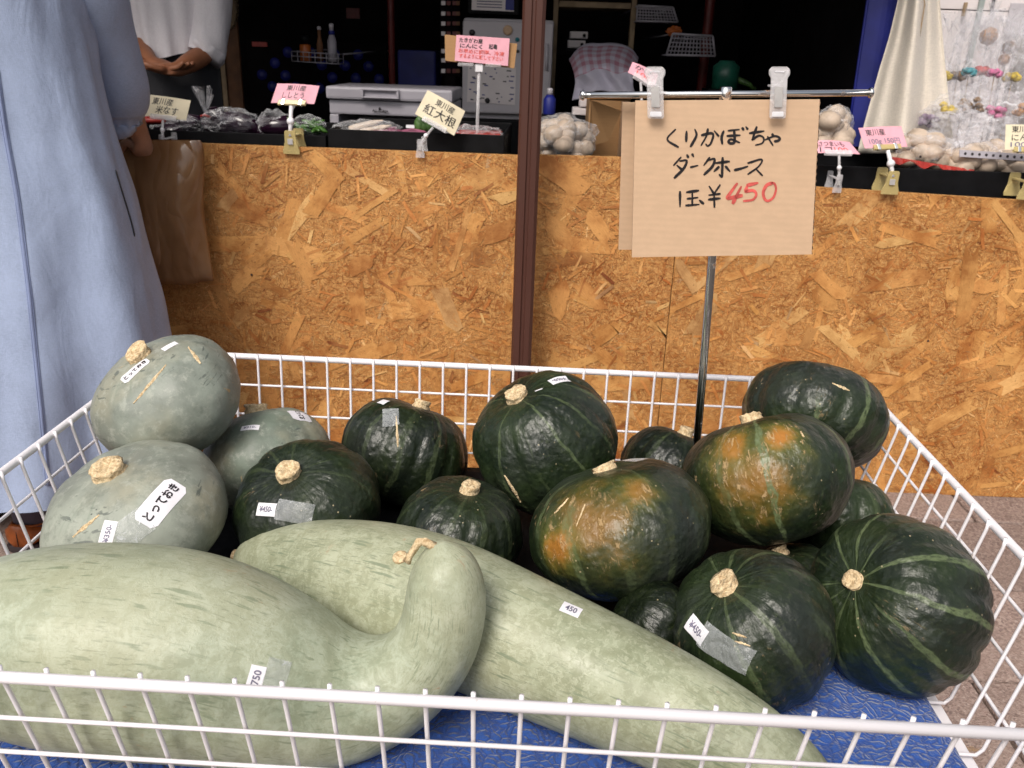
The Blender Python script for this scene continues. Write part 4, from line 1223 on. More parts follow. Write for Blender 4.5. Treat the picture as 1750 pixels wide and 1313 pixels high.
TY = WY + .0
price_tag('pink card reading shishito peppers, clipped over the plain stretch of counter', [(474, 143), (546, 147), (537, 178), (463, 176)], TY + .01, 'pink_paper',
          [('東川産', .27, .06, .72, .36, 'ink'), ('ししとう', .22, .44, .72, .76, 'ink'), ('100円', .46, .80, .78, .98, 'print')], (498, 264))
price_tag('tilted cream card for red radish in front of the grey bin', [(731, 154), (795, 190), (776, 232), (709, 195)], TY + .01, 'cream_paper',
          [('東川産', .30, .10, .78, .36, 'ink'), ('紅大根', .12, .42, .92, .80, 'ink')], (718, 270), 'clear')
price_tag('cream card for eggplants beside the sleeve of the blue dress', [(256, 162), (326, 172), (318, 206), (244, 198)], TY + .05, 'cream_paper',
          [('東川産', .12, .08, .62, .42, 'ink'), ('米なす', .26, .45, .78, .84, 'ink')], (280, 262), 'clear')
price_tag('pink card beside the cream curtain with two written lines', [(1467, 219), (1540, 216), (1551, 251), (1478, 254)], TY + .01, 'pink_paper',
          [('東川産', .12, .10, .56, .42, 'ink'), ('100g 150円', .14, .55, .86, .88, 'print')], (1520, 333))
price_tag('low pink card with red numbers half behind the cardboard board', [(1392, 240), (1452, 243), (1470, 264), (1392, 262)], TY + .01, 'pink_paper',
          [('さつまいも', .10, .10, .75, .48, 'ink'), ('1コ', .12, .55, .40, .92, 'ink'), ('100', .45, .55, .78, .92, 'red_ink')], (1430, 330), 'clear')
price_tag('cream card for garlic at the far end of the black cloth', [(1719, 213), (1790, 215), (1790, 258), (1717, 256)], TY + .01, 'cream_paper',
          [('東川産', .14, .05, .62, .32, 'ink'), ('にんにく', .14, .38, .86, .65, 'ink'), ('100g', .12, .70, .6, .95, 'print')], (1752, 342))
price_tag('small pink card tilted in front of the checked towel', [(1081, 106), (1125, 128), (1118, 152), (1073, 124)], TY + .03, 'pink_paper',
          [('かぼ', .15, .10, .8, .45, 'ink'), ('100', .25, .52, .8, .86, 'red_ink')], (1098, 262), 'clear')
# tall pink notice on a rod
gt = thing('tall_notice', at(817, 240, 1.75), 'pink notice about garlic on a brown card held by a tall clear rod', 'notice')
nb = Sheet(at(760, 59, 1.76), at(884, 75, 1.76), at(879, 117, 1.75), at(761, 104, 1.75)); nb.make('backing_card', M['card_dark'], gt, .003, 4, 3)
nt = Sheet(at(780, 60, 1.750), at(871, 66, 1.750), at(868, 113, 1.741), at(777, 104, 1.741)); nt.make('card', M['pink_paper'], gt, .0008)
for s, a, b, c, d, k in (('たきがわ産', .06, .08, .50, .27, 'ink'), ('にんにく', .08, .30, .50, .47, 'ink'), ('起毒', .62, .25, .78, .44, 'ink'), ('お早めに調理、冷凍', .06, .50, .92, .67, 'red_ink'), ('するように願して下さい', .08, .70, .90, .86, 'red_ink')):
    nt.write(s, a, b, c, d, M[k], gt, bold=.02, jit=.03)
tube('rod', [at(819, 112, 1.752), at(816, 205, 1.752), V((at(815, 232, 1.752).x, 1.752, .786))], .0042, M['clip'], gt, 10)
box('rod_cap', at(815, 112, 1.752) + V((-.004, -.007, -.016)), at(823, 112, 1.752) + V((.004, .007, .004)), M['clip_white'], gt, .002)
for dx in (-.035, .035):
    box('card_jaw', at(820, 110, 1.746) + V((dx - .02, -.008, -.006)), at(820, 110, 1.746) + V((dx + .02, .010, .002)), M['clip'], gt, .002)
lathe('foot', [(.03, 0), (.03, .004), (.006, .008), (.005, .02)], M['clip'], gt, V((at(815, 232, 1.752).x, 1.752, .7855)), (0, 0, 1), 16)
# =================================================================== PEOPLE
def skin_body(name, verts, edges, radii, mat, parent, root_i=0, sub=2):
    """a body grown over a skeleton: one continuous surface"""
    me = bpy.data.meshes.new(name)
    me.from_pydata([tuple(v) for v in verts], edges, [])
    o = link(name, me, mat, parent)
    md = o.modifiers.new('skin', 'SKIN'); md.use_smooth_shade = True
    for i, r in enumerate(radii):
        me.skin_vertices[0].data[i].radius = (r, r) if not isinstance(r, tuple) else r
    me.skin_vertices[0].data[root_i].use_root = True
    s = o.modifiers.new('sub', 'SUBSURF'); s.levels = sub; s.render_levels = sub
    return o

def figure(root, hip, chest, neck, head, armL, armR, legL, legR, mat, head_r=.092, look=V((0, 1, 0))):
    """armX: shoulder, elbow, wrist, fingertip direction; legX: hip, knee, ankle, toe"""
    vs, es, rs = [], [], []
    def add(p, r, prev=None):
        vs.append(V(p)); rs.append(r)
        if prev is not None: es.append((prev, len(vs) - 1))
        return len(vs) - 1
    a = add(hip, (.150, .105)); b = add(hip.lerp(chest, .5), (.125, .09), a); c = add(chest, (.150, .10), b)
    n = add(neck, .055, c); n2 = add(neck.lerp(head, .45), .050, n)
    h1 = add(head.lerp(neck, .25), (.066, .075), n2); h2 = add(head, (head_r * .86, head_r), h1); add(head + V((0, 0, .055)), (head_r * .70, head_r * .8), h2)
    for arm in (armL, armR):
        s = add(arm[0], .052, c); u = add(arm[0].lerp(arm[1], .5), .044, s); e = add(arm[1], .038, u); f = add(arm[1].lerp(arm[2], .4), .037, e); w = add(arm[2], .024, f)
        d = arm[3].normalized(); side = d.cross(V((0, 0, 1)))
        side = side.normalized() if side.length > .1 else V((1, 0, 0))
        dn = d.cross(side)
        p = add(arm[2] + d * .045, (.030, .018), w)
        for k, (off, L) in enumerate(((-.027, .060), (-.009, .070), (.009, .066), (.026, .052))):
            b0 = arm[2] + d * .072 + side * off
            q0 = add(b0, .0095, p); q1 = add(b0 + d * L * .5 + dn * -.008, .0085, q0); add(b0 + d * L * .85 + dn * -.026, .0075, q1)
        t0 = add(arm[2] + d * .03 - side * .034, .0105, p); t1 = add(arm[2] + d * .058 - side * .050 - dn * .006, .0095, t0); add(arm[2] + d * .082 - side * .050 - dn * .012, .008, t1)
    for leg in (legL, legR):
        s = add(leg[0], .085, a); k = add(leg[1], .055, s); cf = add(leg[1].lerp(leg[2], .35), .054, k); an = add(leg[2], .036, cf); ft = add(leg[2].lerp(leg[3], .6) + V((0, 0, -.02)), (.038, .026), an); add(leg[3], (.032, .018), ft)
    body = skin_body('body', vs, es, rs, mat, root)
    # face: eyes at half height, nose, mouth, ears
    side = look.cross(V((0, 0, 1))).normalized()
    for s in (-1, 1):
        b_ = bmesh.new(); bmesh.ops.create_uvsphere(b_, u_segments=10, v_segments=8, radius=.012)
        for v in b_.verts: v.co += head + look * head_r * .86 + side * .032 * s + V((0, 0, .0))
        bm_obj('eye', b_, M['clip_white'], root, True)
        b_ = bmesh.new(); bmesh.ops.create_uvsphere(b_, u_segments=10, v_segments=8, radius=1)
        for v in b_.verts: v.co = V((v.co.x * .012, v.co.y * .02, v.co.z * .03)) + head + side * head_r * .92 * s
        bm_obj('ear', b_, mat, root, True)
    lathe('nose', [(.016, 0), (.014, .012), (.006, .024), (.001, .026)], mat, root, head + look * head_r * .9 + V((0, 0, -.025)), look, 10)
    tube('mouth', [head + look * head_r * .90 + side * -.022 + V((0, 0, -.06)), head + look * head_r * .97 + V((0, 0, -.062)), head + look * head_r * .90 + side * .022 + V((0, 0, -.06))], .005, M['radish'], root, 8)
    # hair cap
    b_ = bmesh.new(); bmesh.ops.create_icosphere(b_, subdivisions=3, radius=1)
    dl = []
    for v in b_.verts:
        f = v.co.dot(look); z = v.co.z
        if f > .25 and z < .35 or z < -.75: dl.append(v)
    bmesh.ops.delete(b_, geom=dl, context='VERTS')
    for v in b_.verts:
        v.co = head + V((0, 0, .018)) + v.co * (head_r * 1.20 + .006 * nz3(v.co, 6, 2))
    bm_obj('hair', b_, M['hair'], root, True)
    return body

def smooth_rings(name, rings, mat, parent, closed=True, cap=False):
    n = len(rings[0]); vs = [p for r in rings for p in r]; fs = []
    for j in range(len(rings) - 1):
        for i in range(n if closed else n - 1):
            i2 = (i + 1) % n
            fs.append((j * n + i, j * n + i2, (j + 1) * n + i2, (j + 1) * n + i))
    if cap: fs.append(tuple(range((len(rings) - 1) * n, len(rings) * n)))
    return mk(name, vs, fs, mat, parent, True)

# ---- customer in the long blue dress, back to us
cx0, cy0 = -1.14, 1.20
cust = thing('person', (cx0, cy0, 0), 'person in a long washed-blue dress standing back-turned at the counter', 'person')
edge = [at(x, y, cy0) for x, y in ((120, -60), (135, 0), (158, 120), (186, 230), (216, 330), (241, 420), (263, 505), (280, 590), (290, 660), (298, 740), (303, 800))]
ez = [p.z for p in edge][::-1]; exx = [p.x - cx0 for p in edge][::-1]
def dress_r(z):
    return float(np.interp(z, ez, exx)) if z <= ez[-1] else exx[-1]
rings = []
zs = list(np.linspace(.195, 1.22, 60)) + [1.26, 1.30, 1.34, 1.37]
NR = 120
for z in zs:
    ring_ = []
    low = max(0, (1.15 - z) / 1.0)
    rx = dress_r(z)
    if z > 1.22: rx = .215 - (z - 1.22) * .75
    ry = .20 + .095 * low if z <= 1.22 else .17 - (z - 1.22) * .5
    for i in range(NR):
        a = 2 * math.pi * i / NR
        fold = .020 * low * (1 - 2 * abs(math.sin(2.5 * a + .4 + .7 * z))) + .022 * low * math.sin(5 * a + 1.3 + 1.2 * z) + .016 * low * math.sin(11 * a - 2.5 * z + .6) + .010 * nz3((math.cos(a) * 2.2, math.sin(a) * 2.2, z * 2.0), 1, 4) + .008 * low * nz3((math.cos(a) * 6, math.sin(a) * 6, z * 2.2), 1, 9)
        fold *= .35 + .65 * (abs(math.sin(a)))      # keep the side outline clean
        fold += .007 * nz3((math.cos(a) * 5, math.sin(a) * 5, z * 6), 1, 14) + .005 * abs(nz3((math.cos(a) * 7 + z * 3, math.sin(a) * 7, z * 4), 1, 17))
        zz = z + (.012 * math.sin(3 * a + .5) + .004 * nz3((a * 20, 0, 0), 1, 3) if z < .21 else 0)
        ring_.append(V((cx0 + (rx + fold) * math.cos(a), cy0 + (ry + fold) * math.sin(a), zz)))
    rings.append(ring_)
dress = smooth_rings('dress', rings, M['denim'], cust)
dbvh = BVHTree.FromPolygons([p for r in rings for p in r], [(j * NR + i, j * NR + (i + 1) % NR, (j + 1) * NR + (i + 1) % NR, (j + 1) * NR + i) for j in range(len(rings) - 1) for i in range(NR)])
def on_dress(x, y, off):
    d = ray(x, y).normalized(); h = dbvh.ray_cast(CAM, d)
    return h[0] - d * off if h[0] is not None else None
for off_px in (-4, 4):
    sp = [on_dress(x + off_px, y, .0008) for x, y in spline([(-6, 120), (8, 220), (28, 330), (40, 420), (52, 520), (62, 620), (72, 720), (82, 830)], 8)]
    sp = [p for p in sp if p is not None]
    tube('stitching', sp, .0012, M['seam'], dress, 6)
sp = [on_dress(x, y, -.0008) for x, y in spline([(-6, 120), (8, 220), (28, 330), (40, 420), (52, 520), (62, 620), (72, 720), (82, 830)], 8)]
tube('seam', [p for p in sp if p is not None], .0042, M['seam'], dress, 8)
sp = [on_dress(x, y, .0004) for x, y in spline([(197, 290), (205, 318), (215, 350), (224, 380), (230, 405)], 6)]
sp = [p for p in sp if p is not None]
if len(sp) > 3: tube('pocket_slit', sp, [.0008] + [.0028] * (len(sp) - 2) + [.0008], M['trousers'], dress, 6)
# sleeve, gathered at the cuff
sl = [(at(118, -95, 1.24), .066), (at(150, -20, 1.28), .072), (at(172, 50, 1.315), .066), (at(190, 110, 1.345), .063), (at(203, 155, 1.37), .062), (at(207, 182, 1.385), .056), (at(208, 198, 1.39), .044), (at(208, 208, 1.392), .040)]
SP = spline([(*p, r) for p, r in sl], 7)
smv, smf, smu = tube_data([V(q[:3]) for q in SP], [q[3] for q in SP], 48, cap=False,
                          wob=lambda t, a: 1 + .05 * nz3((math.cos(a) * 1.5, math.sin(a) * 1.5, t * 5), 1, 6) + (.07 * max(0, t - .72) / .28) * math.sin(11 * a + 8 * t) + .03 * math.sin(3 * a + 7 * t) * t)
mk('sleeve', smv, smf, M['denim'], cust, True)
tube('cuff', [V(SP[-3][:3]), V(SP[-2][:3]), V(SP[-1][:3]), V(SP[-1][:3]) + V((.004, .012, -.006))], [.041, .043, .042, .034], M['denim'], cust, 32, wob=lambda t, a: 1 + .04 * math.sin(13 * a))
sl2 = [(V((cx0 - .19, cy0 + .02, 1.32)), .07), (V((cx0 - .26, cy0 + .05, 1.18)), .068), (V((cx0 - .29, cy0 + .10, 1.04)), .062), (V((cx0 - .27, cy0 + .17, .99)), .045)]
SP2 = spline([(*p, r) for p, r in sl2], 7)
a_, b_, _u = tube_data([V(q[:3]) for q in SP2], [q[3] for q in SP2], 40, cap=False, wob=lambda t, a: 1 + .05 * math.sin(4 * a + 5 * t))
mk('sleeve', a_, b_, M['denim'], cust, True)
wr = at(236, 226, 1.462)
HEEL = atz(42, 945, 0.0)
fR = V((HEEL.x + .0, HEEL.y + .06, .075))
figure(cust, V((cx0, cy0, .86)), V((cx0, cy0, 1.18)), V((cx0, cy0 + .0, 1.38)), V((cx0 + .01, cy0 + .03, 1.50)),
       [V((cx0 - .16, cy0, 1.31)), V((cx0 - .28, cy0 + .08, 1.07)), V((cx0 - .20, cy0 + .26, 1.00)), V((.3, 1, -.2))],
       [V((cx0 + .16, cy0, 1.31)), at(206, 170, 1.385), wr, (at(246, 262, 1.50) - wr)],
       [V((cx0 - .09, cy0, .80)), V((cx0 - .09, cy0, .44)), V((HEEL.x - .19, HEEL.y + .12, .085)), V((HEEL.x - .20, HEEL.y + .24, .04))],
       [V((cx0 + .08, cy0, .80)), V((cx0 + .06, cy0, .44)), fR + V((0, 0, .01)), fR + V((.01, .13, -.035))], M['skin'])
def shoe(bx, by, rz):
    Rm = Matrix.Rotation(rz, 3, 'Z'); O = V((bx, by, 0))
    T_ = lambda p: O + Rm @ V(p)
    # foot outline stations along y: heel at -.06
    stn = [(-.066, .020, .070, .050), (-.060, .033, .074, .054), (-.035, .040, .066, .055), (0, .042, .060, .056), (.05, .046, .066, .060), (.10, .050, .058, .055), (.15, .048, .046, .045), (.185, .036, .036, .034), (.20, .016, .028, .026)]
    rg = []
    for (y_, hw, h, hm) in stn:
        r_ = []
        for i in range(24):
            a = 2 * math.pi * i / 24
            X = math.cos(a); Z = math.sin(a)
            xx = hw * math.copysign(abs(X) ** .6, X)
            zz = .016 + (h - .016) * (.5 + .5 * math.copysign(abs(Z) ** .7, Z))
            if Z > .3: xx *= .80
            if Z > .9 and -.05 < y_ < .06: zz -= .012
            r_.append(T_((xx, y_, zz)))
        rg.append(r_)
    rg.insert(0, [sum(rg[0], V()) / 24 + (p - sum(rg[0], V()) / 24) * .02 for p in rg[0]])
    up_ = smooth_rings('shoe', rg, M['leather'], cust, cap=True)
    sr = []
    for zz, k in ((0.0, .98), (.017, 1.04), (.018, .8)):
        pts = [T_((hw * k * 1.02, y_ * 1.01, zz)) for y_, hw, _, _ in stn] + [T_((-hw * k * 1.02, y_ * 1.01, zz)) for y_, hw, _, _ in reversed(stn)]
        sr.append(pts)
    so = smooth_rings('sole', sr, M['sole'], cust, cap=True)
    sk_ = tube('sock', [T_((0, -.012, .045)), T_((0, -.010, .085)), T_((0, -.004, .14)), T_((0, .0, .22)), T_((0, .0, .30))], [.037, .039, .041, .045, .052], M['sock'], cust, 24)
    tube('collar', [T_((.036 * math.cos(t), -.012 + .046 * math.sin(t), .064 - .006 * math.cos(2 * t))) for t in np.linspace(0, 2 * math.pi, 25)], .0026, M['leather'], up_, 6)
    tube('heel_seam', [T_((0, -.0665, .020)), T_((0, -.0668, .045)), T_((0, -.064, .066))], .0011, M['sole'], up_, 6)
shoe(fR.x, fR.y, -.10)
shoe(HEEL.x - .19, HEEL.y + .12, .12)
# ---- bag in her hand
bg_ = thing('carrier_bag', at(300, 490, 1.50), 'glossy brown plastic carrier bag hanging against the counter front', 'bag')
rg = []
tl_, tr_, br_, bl_ = at(186, 242, 1.50), at(341, 240, 1.50), at(362, 482, 1.50), at(250, 492, 1.50)
tl_.x -= .12; bl_.x -= .12
for j in range(26):
    t = j / 25
    l_, r_ = tl_.lerp(bl_, t), tr_.lerp(br_, t ** 1.6)
    r_.x += .006 * math.sin(t * 7)
    w_ = (r_.x - l_.x) / 2; c_ = (l_ + r_) / 2
    dp = .012 + .034 * math.sin(min(1, t * 1.15) * math.pi * .55) * (1 - max(0, t - .85) * 5.2)
    dp = max(dp, .008)
    ring_ = []
    for i in range(64):
        a = 2 * math.pi * i / 64
        X = math.copysign(abs(math.cos(a)) ** .75, math.cos(a))
        k = 1 + .5 * nz3((X * 1.6, t * 1.6, math.sin(a)), 1, 3) + .22 * abs(nz3((X * 3, t * 2.2 + X, math.sin(a)), 1, 7))
        ring_.append(V((c_.x + w_ * X, 1.505 + dp * math.sin(a) * k, l_.z + (r_.z - l_.z) * (.5 + .5 * X) + .004 * math.sin(9 * X) * (t > .9))))
    rg.append(ring_)
smooth_rings('film', rg, M['brown_bag'], bg_, cap=True)
tube('handle', [at(232, 236, 1.49), at(226, 215, 1.475), at(232, 208, 1.47), at(252, 240, 1.50)], .003, M['brown_bag'], bg_, 8)

# ---- vendor behind the counter
VY = 2.46
vx = at(285, 60, VY).x
vend = thing('person', (vx, VY, 0), 'person in a white rolled-sleeve shirt leaning behind the vegetable trays', 'person')
fa0, fa1 = at(356, 96, VY - .10), at(238, 116, VY - .24)
figure(vend, V((vx, VY, .92)), V((vx, VY + .02, 1.27)), V((vx, VY - .02, 1.47)), V((vx, VY - .06, 1.61)),
       [V((vx - .17, VY, 1.40)), at(222, 60, VY - .02), at(262, 112, VY - .20), V((1, -.1, -.1))],
       [V((vx + .15, VY, 1.40)), at(352, 92, VY - .06), at(300, 121, VY - .22), V((-1, -.1, .1))],
       [V((vx - .09, VY, .86)), V((vx - .09, VY, .48)), V((vx - .09, VY, .09)), V((vx - .10, VY - .14, .03))],
       [V((vx + .09, VY, .86)), V((vx + .09, VY, .48)), V((vx + .09, VY, .09)), V((vx + .10, VY - .14, .03))], M['skin_tan'], look=V((0, -1, 0)))
hem = lambda a: .018 * math.sin(2 * a + .6) + .012 * math.sin(5 * a)
rg = []
for z in list(np.linspace(1.075, 1.44, 30)) + [1.46, 1.475]:
    ring_ = []
    rx = .168 if z < 1.36 else .168 - (z - 1.36) * .9; ry = .125 if z < 1.36 else .125 - (z - 1.36) * .6
    k = max(0, (1.44 - z) / .37)
    for i in range(96):
        a = 2 * math.pi * i / 96
        f = .010 * k * math.sin(6 * a + 9 * z) + .016 * nz3((math.cos(a) * 2, math.sin(a) * 2, z * 3), 1, 21) + .007 * math.sin(17 * a + 4 * z) * k
        ring_.append(V((vx + (rx + f) * math.cos(a), VY + (ry + f) * math.sin(a), z + (hem(a) * k if z < 1.12 else 0))))
    rg.append(ring_)
shirt = smooth_rings('shirt', rg, M['shirt'], vend)
tube('placket', [V((vx - .075, VY - .128 + .0, z)) for z in np.linspace(1.10, 1.40, 8)], .005, M['shirt'], shirt, 8)
for s, e in ((1, at(353, 91, VY - .06)), (-1, at(220, 72, VY - .04))):
    s0 = V((vx + s * .15, VY, 1.42))
    SPp = spline([(*s0, .060), (*(s0.lerp(e, .45) + V((s * .025, 0, 0))), .062), (*(s0.lerp(e, .85) + V((s * .012, 0, 0))), .060), (*e, .056)], 8)
    a_, b_, _u = tube_data([V(q[:3]) for q in SPp], [q[3] for q in SPp], 40, cap=False, wob=lambda t, a: 1 + .07 * math.sin(5 * a + 9 * t) * t + .05 * nz3((math.cos(a), math.sin(a), t * 5), 1, 5))
    mk('sleeve', a_, b_, M['shirt'], vend, True)
    tube('cuff', [e + V((0, .01, .016)), e, e + V((-.006 * s, -.008, -.012))], [.058, .062, .055], M['shirt'], vend, 28, wob=lambda t, a: 1 + .05 * math.sin(7 * a))
rg = []
for z in np.linspace(.08, 1.10, 16):
    rg.append([V((vx + (.165 if z > .75 else .15) * math.cos(a), VY + .115 * math.sin(a), z)) for a in np.linspace(0, 2 * math.pi, 33)[:-1]])
smooth_rings('trousers', rg, M['trousers'], vend)

# =================================================================== STALL INTERIOR
def pbox(name, x0, y0, x1, y1, Y, d, mat, parent=None, bev=.004):
    """box whose front face covers the photo rectangle at depth Y"""
    a, b = at(x0, y1, Y), at(x1, y0, Y)
    c = (at((x0 + x1) / 2, y0, Y).z, at((x0 + x1) / 2, y1, Y).z)
    return box(name, (a.x, Y, min(c)), (b.x, Y + d, max(c)), mat, parent, bev)
def blob(name, c, size, mat, parent=None, seed=0, amp=.15, fr=2.0, sub=3, smooth=True):
    b = bmesh.new(); bmesh.ops.create_icosphere(b, subdivisions=sub, radius=1)
    for v in b.verts:
        k = 1 + amp * nz3(v.co, fr, seed) + amp * .5 * nz3(v.co, fr * 2.7, seed + 3)
        v.co = V(c) + V((v.co.x * size[0], v.co.y * size[1], v.co.z * size[2])) * k
    return bm_obj(name, b, mat, parent, smooth)
def crumple(name, c, size, mat, parent=None, seed=0, amp=.28):
    return blob(name, c, size, mat, parent, seed, amp, 2.6, 4, False)
TT = .7855      # table top

# black trays
def tray(label, x0, x1, ytop, Y0, Y1, zt=None):
    a = at(x0, ytop, Y0); b = at(x1, ytop, Y0); z1 = zt or (a.z + b.z) / 2
    r = thing('produce_tray', ((a.x + b.x) / 2, (Y0 + Y1) / 2, TT), label, 'tray', 'black produce trays on the counter')
    t = .006
    box('front_wall', (a.x, Y0, TT), (b.x, Y0 + t, z1), M['black'], r, .002)
    box('back_wall', (a.x, Y1 - t, TT), (b.x, Y1, z1), M['black'], r, .002)
    box('end_wall', (a.x, Y0 + t, TT), (a.x + t, Y1 - t, z1 - .001), M['black'], r, .002)
    box('end_wall', (b.x - t, Y0 + t, TT), (b.x, Y1 - t, z1 - .001), M['black'], r, .002)
    box('bottom', (a.x + t, Y0 + t, TT), (b.x - t, Y1 - t, z1 - .05), M['black'], r, .002)
    return a.x, b.x, z1
tray('black tray of eggplants and peppers next to the brown bag', 200, 556, 226, 1.628, 2.05)
tray('black tray of radishes in front of the grey bin', 560, 862, 226, 1.628, 2.05)
ax, bx, RTZ = tray('low black tray of garlic and bagged roots near the curtain', 1396, 1800, 290, 1.628, 2.10)
zT = at(600, 232, 1.72).z - .01

def veg_bag(label, x, y, Y, w, h, kind, seed, cat='bag', film='film', group='clear bags of vegetables'):
    """clear bag with a twisted neck and what it holds"""
    c = at(x, y, Y); d = depth(c) / FPX
    W, H = w * d / 2, h * d / 2
    r = thing('vegetable_bag', c - V((0, 0, H)), label, cat, group)
    rs = random.Random(seed)
    if kind == 'eggplant':
        for k in range(3):
            p = c + V((rs.uniform(-.6, .6) * W, rs.uniform(-.03, .03), -H * .2 + rs.uniform(-.2, .2) * H))
            dr = V((rs.uniform(-1, 1), rs.uniform(-.3, .3), rs.uniform(-.3, .3))).normalized()
            tube('eggplant', [p - dr * .055, p - dr * .045, p - dr * .01, p + dr * .03, p + dr * .055, p + dr * .062], [.004, .02, .030, .026, .014, .003], M['eggplant'], r, 16)
    elif kind == 'pepper':
        for k in range(14):
            p = c + V((rs.uniform(-.8, .8) * W, rs.uniform(-.03, .03), rs.uniform(-.7, .3) * H))
            dr = V((rs.uniform(-1, 1), rs.uniform(-.5, .5), rs.uniform(-.4, .4))).normalized() * .032
            tube('pepper', [p - dr, p - dr * .7, p, p + dr * .8, p + dr], [.002, .006, .007, .005, .001], M['pepper'], r, 8)
    elif kind == 'radish':
        for k in range(7):
            p = c + V((rs.uniform(-.5, .5) * W, rs.uniform(-.03, .03), rs.uniform(-.6, .2) * H))
            dr = V((1, rs.uniform(-.2, .2), rs.uniform(.05, .35))).normalized() * W * .75
            tube('root', [p - dr, p - dr * .9, p - dr * .2, p + dr * .6, p + dr], [.003, .009, .012, .008, .002], M['pale_root'] if k < 3 else M['radish'], r, 10)
    elif kind == 'garlic':
        for k in range(int(20 + W * 90)):
            a = rs.uniform(0, 6.28); q = rs.random() ** .5
            p = c + V((math.cos(a) * q * W * .82, math.sin(a) * q * min(W, .1) * .8, rs.uniform(-.85, .72 - q * .5) * H))
            gr = rs.uniform(.024, .031)
            blob('garlic_bulb', p, (gr, gr, gr * .88), M['garlic'], r, k, .12, 2.2, 2)
    crumple('film', c, (W, min(W, .10), H), M[film], r, seed, .22)
    return r, c, W, H
def twist(r, base, mat=None, h=.07, n=16, spread=.035, seed=0, band=True):
    """fanned-out neck of a tied cellophane bag"""
    rs = random.Random(seed); vs, fs = [], []
    for k in range(n):
        a = 2 * math.pi * k / n + rs.uniform(-.2, .2); L = h * rs.uniform(.7, 1.1)
        tip = base + V((math.cos(a) * spread * rs.uniform(.4, 1.1), math.sin(a) * spread * .7, L)); wd = .008
        sd = V((-math.sin(a), math.cos(a), 0)) * wd
        b = len(vs); vs += [base + sd * .2, base - sd * .2, tip - sd * rs.uniform(.5, 1.4), tip + sd * rs.uniform(.5, 1.4)]
        fs.append((b, b + 1, b + 2, b + 3))
    mk('tied_neck', vs, fs, mat or M['film_thick'], r)
    if band: tube('red_tie', [base + V((-.012, -.004, -.002)), base + V((0, -.009, .002)), base + V((.014, -.004, -.004))], .004, M['red'], r, 8)
r_, c_, W_, H_ = veg_bag('clear bag of dark eggplants tied with red tape', 395, 208, 1.80, 90, 46, 'eggplant', 3); twist(r_, at(352, 198, 1.78), seed=2)
r_, c_, W_, H_ = veg_bag('clear bag of eggplants half behind the cream eggplant card', 300, 214, 1.86, 90, 40, 'eggplant', 5)
r_, c_, W_, H_ = veg_bag('clear bag of eggplants just behind the pink shishito card', 470, 212, 1.80, 60, 46, 'eggplant', 8); twist(r_, at(500, 190, 1.80), seed=4, band=False, h=.05)
veg_bag('clear bag of green shishito peppers beside the pink card', 527, 214, 1.78, 56, 34, 'pepper', 9)
veg_bag('clear bag of long pale and purple radishes below the grey bin', 628, 222, 1.80, 110, 34, 'radish', 10)
red_lid = tag(blob('scoop', at(262, 206, 1.74), (.035, .02, .011), M['red'], None, 2, .05), 'red plastic scoop lying next to the eggplant card', 'scoop')
rd = thing('bagged_radish', at(705, 240, 1.72), 'single fat purple radish with leaves and white label', 'radish')
P0 = at(704, 232, 1.72)
tube('root', [P0 + V((-.03, 0, 0)), P0 + V((-.024, 0, 0)), P0, P0 + V((.03, 0, -.002)), P0 + V((.05, 0, -.004))], [.004, .014, .019, .016, .008], M['radish'], rd, 14)
for k in range(7):
    b_ = at(716 + 3 * k, 214 - (k % 3) * 4, 1.74)
    blob('leaf', b_, (.014, .01, .02), M['leaf'], rd, k, .4, 2.5, 2)
box('label', at(694, 219, 1.70), at(708, 214, 1.70) + V((0, .001, 0)), M['paper'], rd, 0)
tag(blob('red_tape_roll', at(669, 234, 1.73), (.026, .014, .012), M['red'], None, 4, .1), 'crumpled red tape lying left of the purple radish', 'tape')
pk = thing('shrink_pack', at(810, 243, 1.74), 'flat film-wrapped red pack at the end of the radish tray', 'pack')
pbox('pack', 778, 228, 856, 245, 1.74, .10, M['red'], pk, .006)
crumple('film', at(812, 229, 1.78), (.075, .06, .022), M['film'], pk, 4)

# grey bin
gb = thing('grey_bin', at(660, 262, 2.15), 'light grey plastic bin with lid and black printed mark', 'bin')
x0_, x1_ = at(561, 170, 2.15).x, at(772, 170, 2.15).x
zl = [at(660, y_, 2.15).z for y_ in (150, 172, 198, 262)]
box('lid', (x0_ - .004, 2.135, zl[1]), (x1_ + .004, 2.45, zl[0]), M['grey_plastic'], gb, .008)
box('upper_body', (x0_ + .002, 2.15, zl[2]), (x1_, 2.44, zl[1] - .002), M['grey_plastic'], gb, .006)
box('left_side', (x0_ + .002, 2.15, TT), (x0_ + .030, 2.44, zl[2] - .001), M['grey_plastic'], gb, .004)
box('right_side', (x1_ - .028, 2.15, TT), (x1_, 2.44, zl[2] - .001), M['grey_plastic'], gb, .004)
box('back_panel', (x0_ + .031, 2.42, TT), (x1_ - .029, 2.438, zl[2] - .001), M['grey_plastic'], gb, .002)
hx0, hx1 = at(617, 160, 2.13).x, at(682, 160, 2.13).x; hz = at(650, 160, 2.13).z
for a_, b_ in (((hx0, 2.124, hz + .008), (hx1, 2.1345, hz + .013)), ((hx0, 2.124, hz - .014), (hx1, 2.1345, hz - .010)), ((hx0, 2.124, hz - .0098), (hx0 + .008, 2.1345, hz + .0078)), ((hx1 - .008, 2.124, hz - .0098), (hx1, 2.1345, hz + .0078))):
    box('handle', a_, b_, M['grey_plastic'], gb, .0015)
gs = Sheet(at(636, 186, 2.146), at(664, 188, 2.146), at(664, 194, 2.146), at(636, 192, 2.146))
gs.write('ALLEGRIA', 0, .1, 1, .9, M['ink'], gb, off=.001, bold=.03)
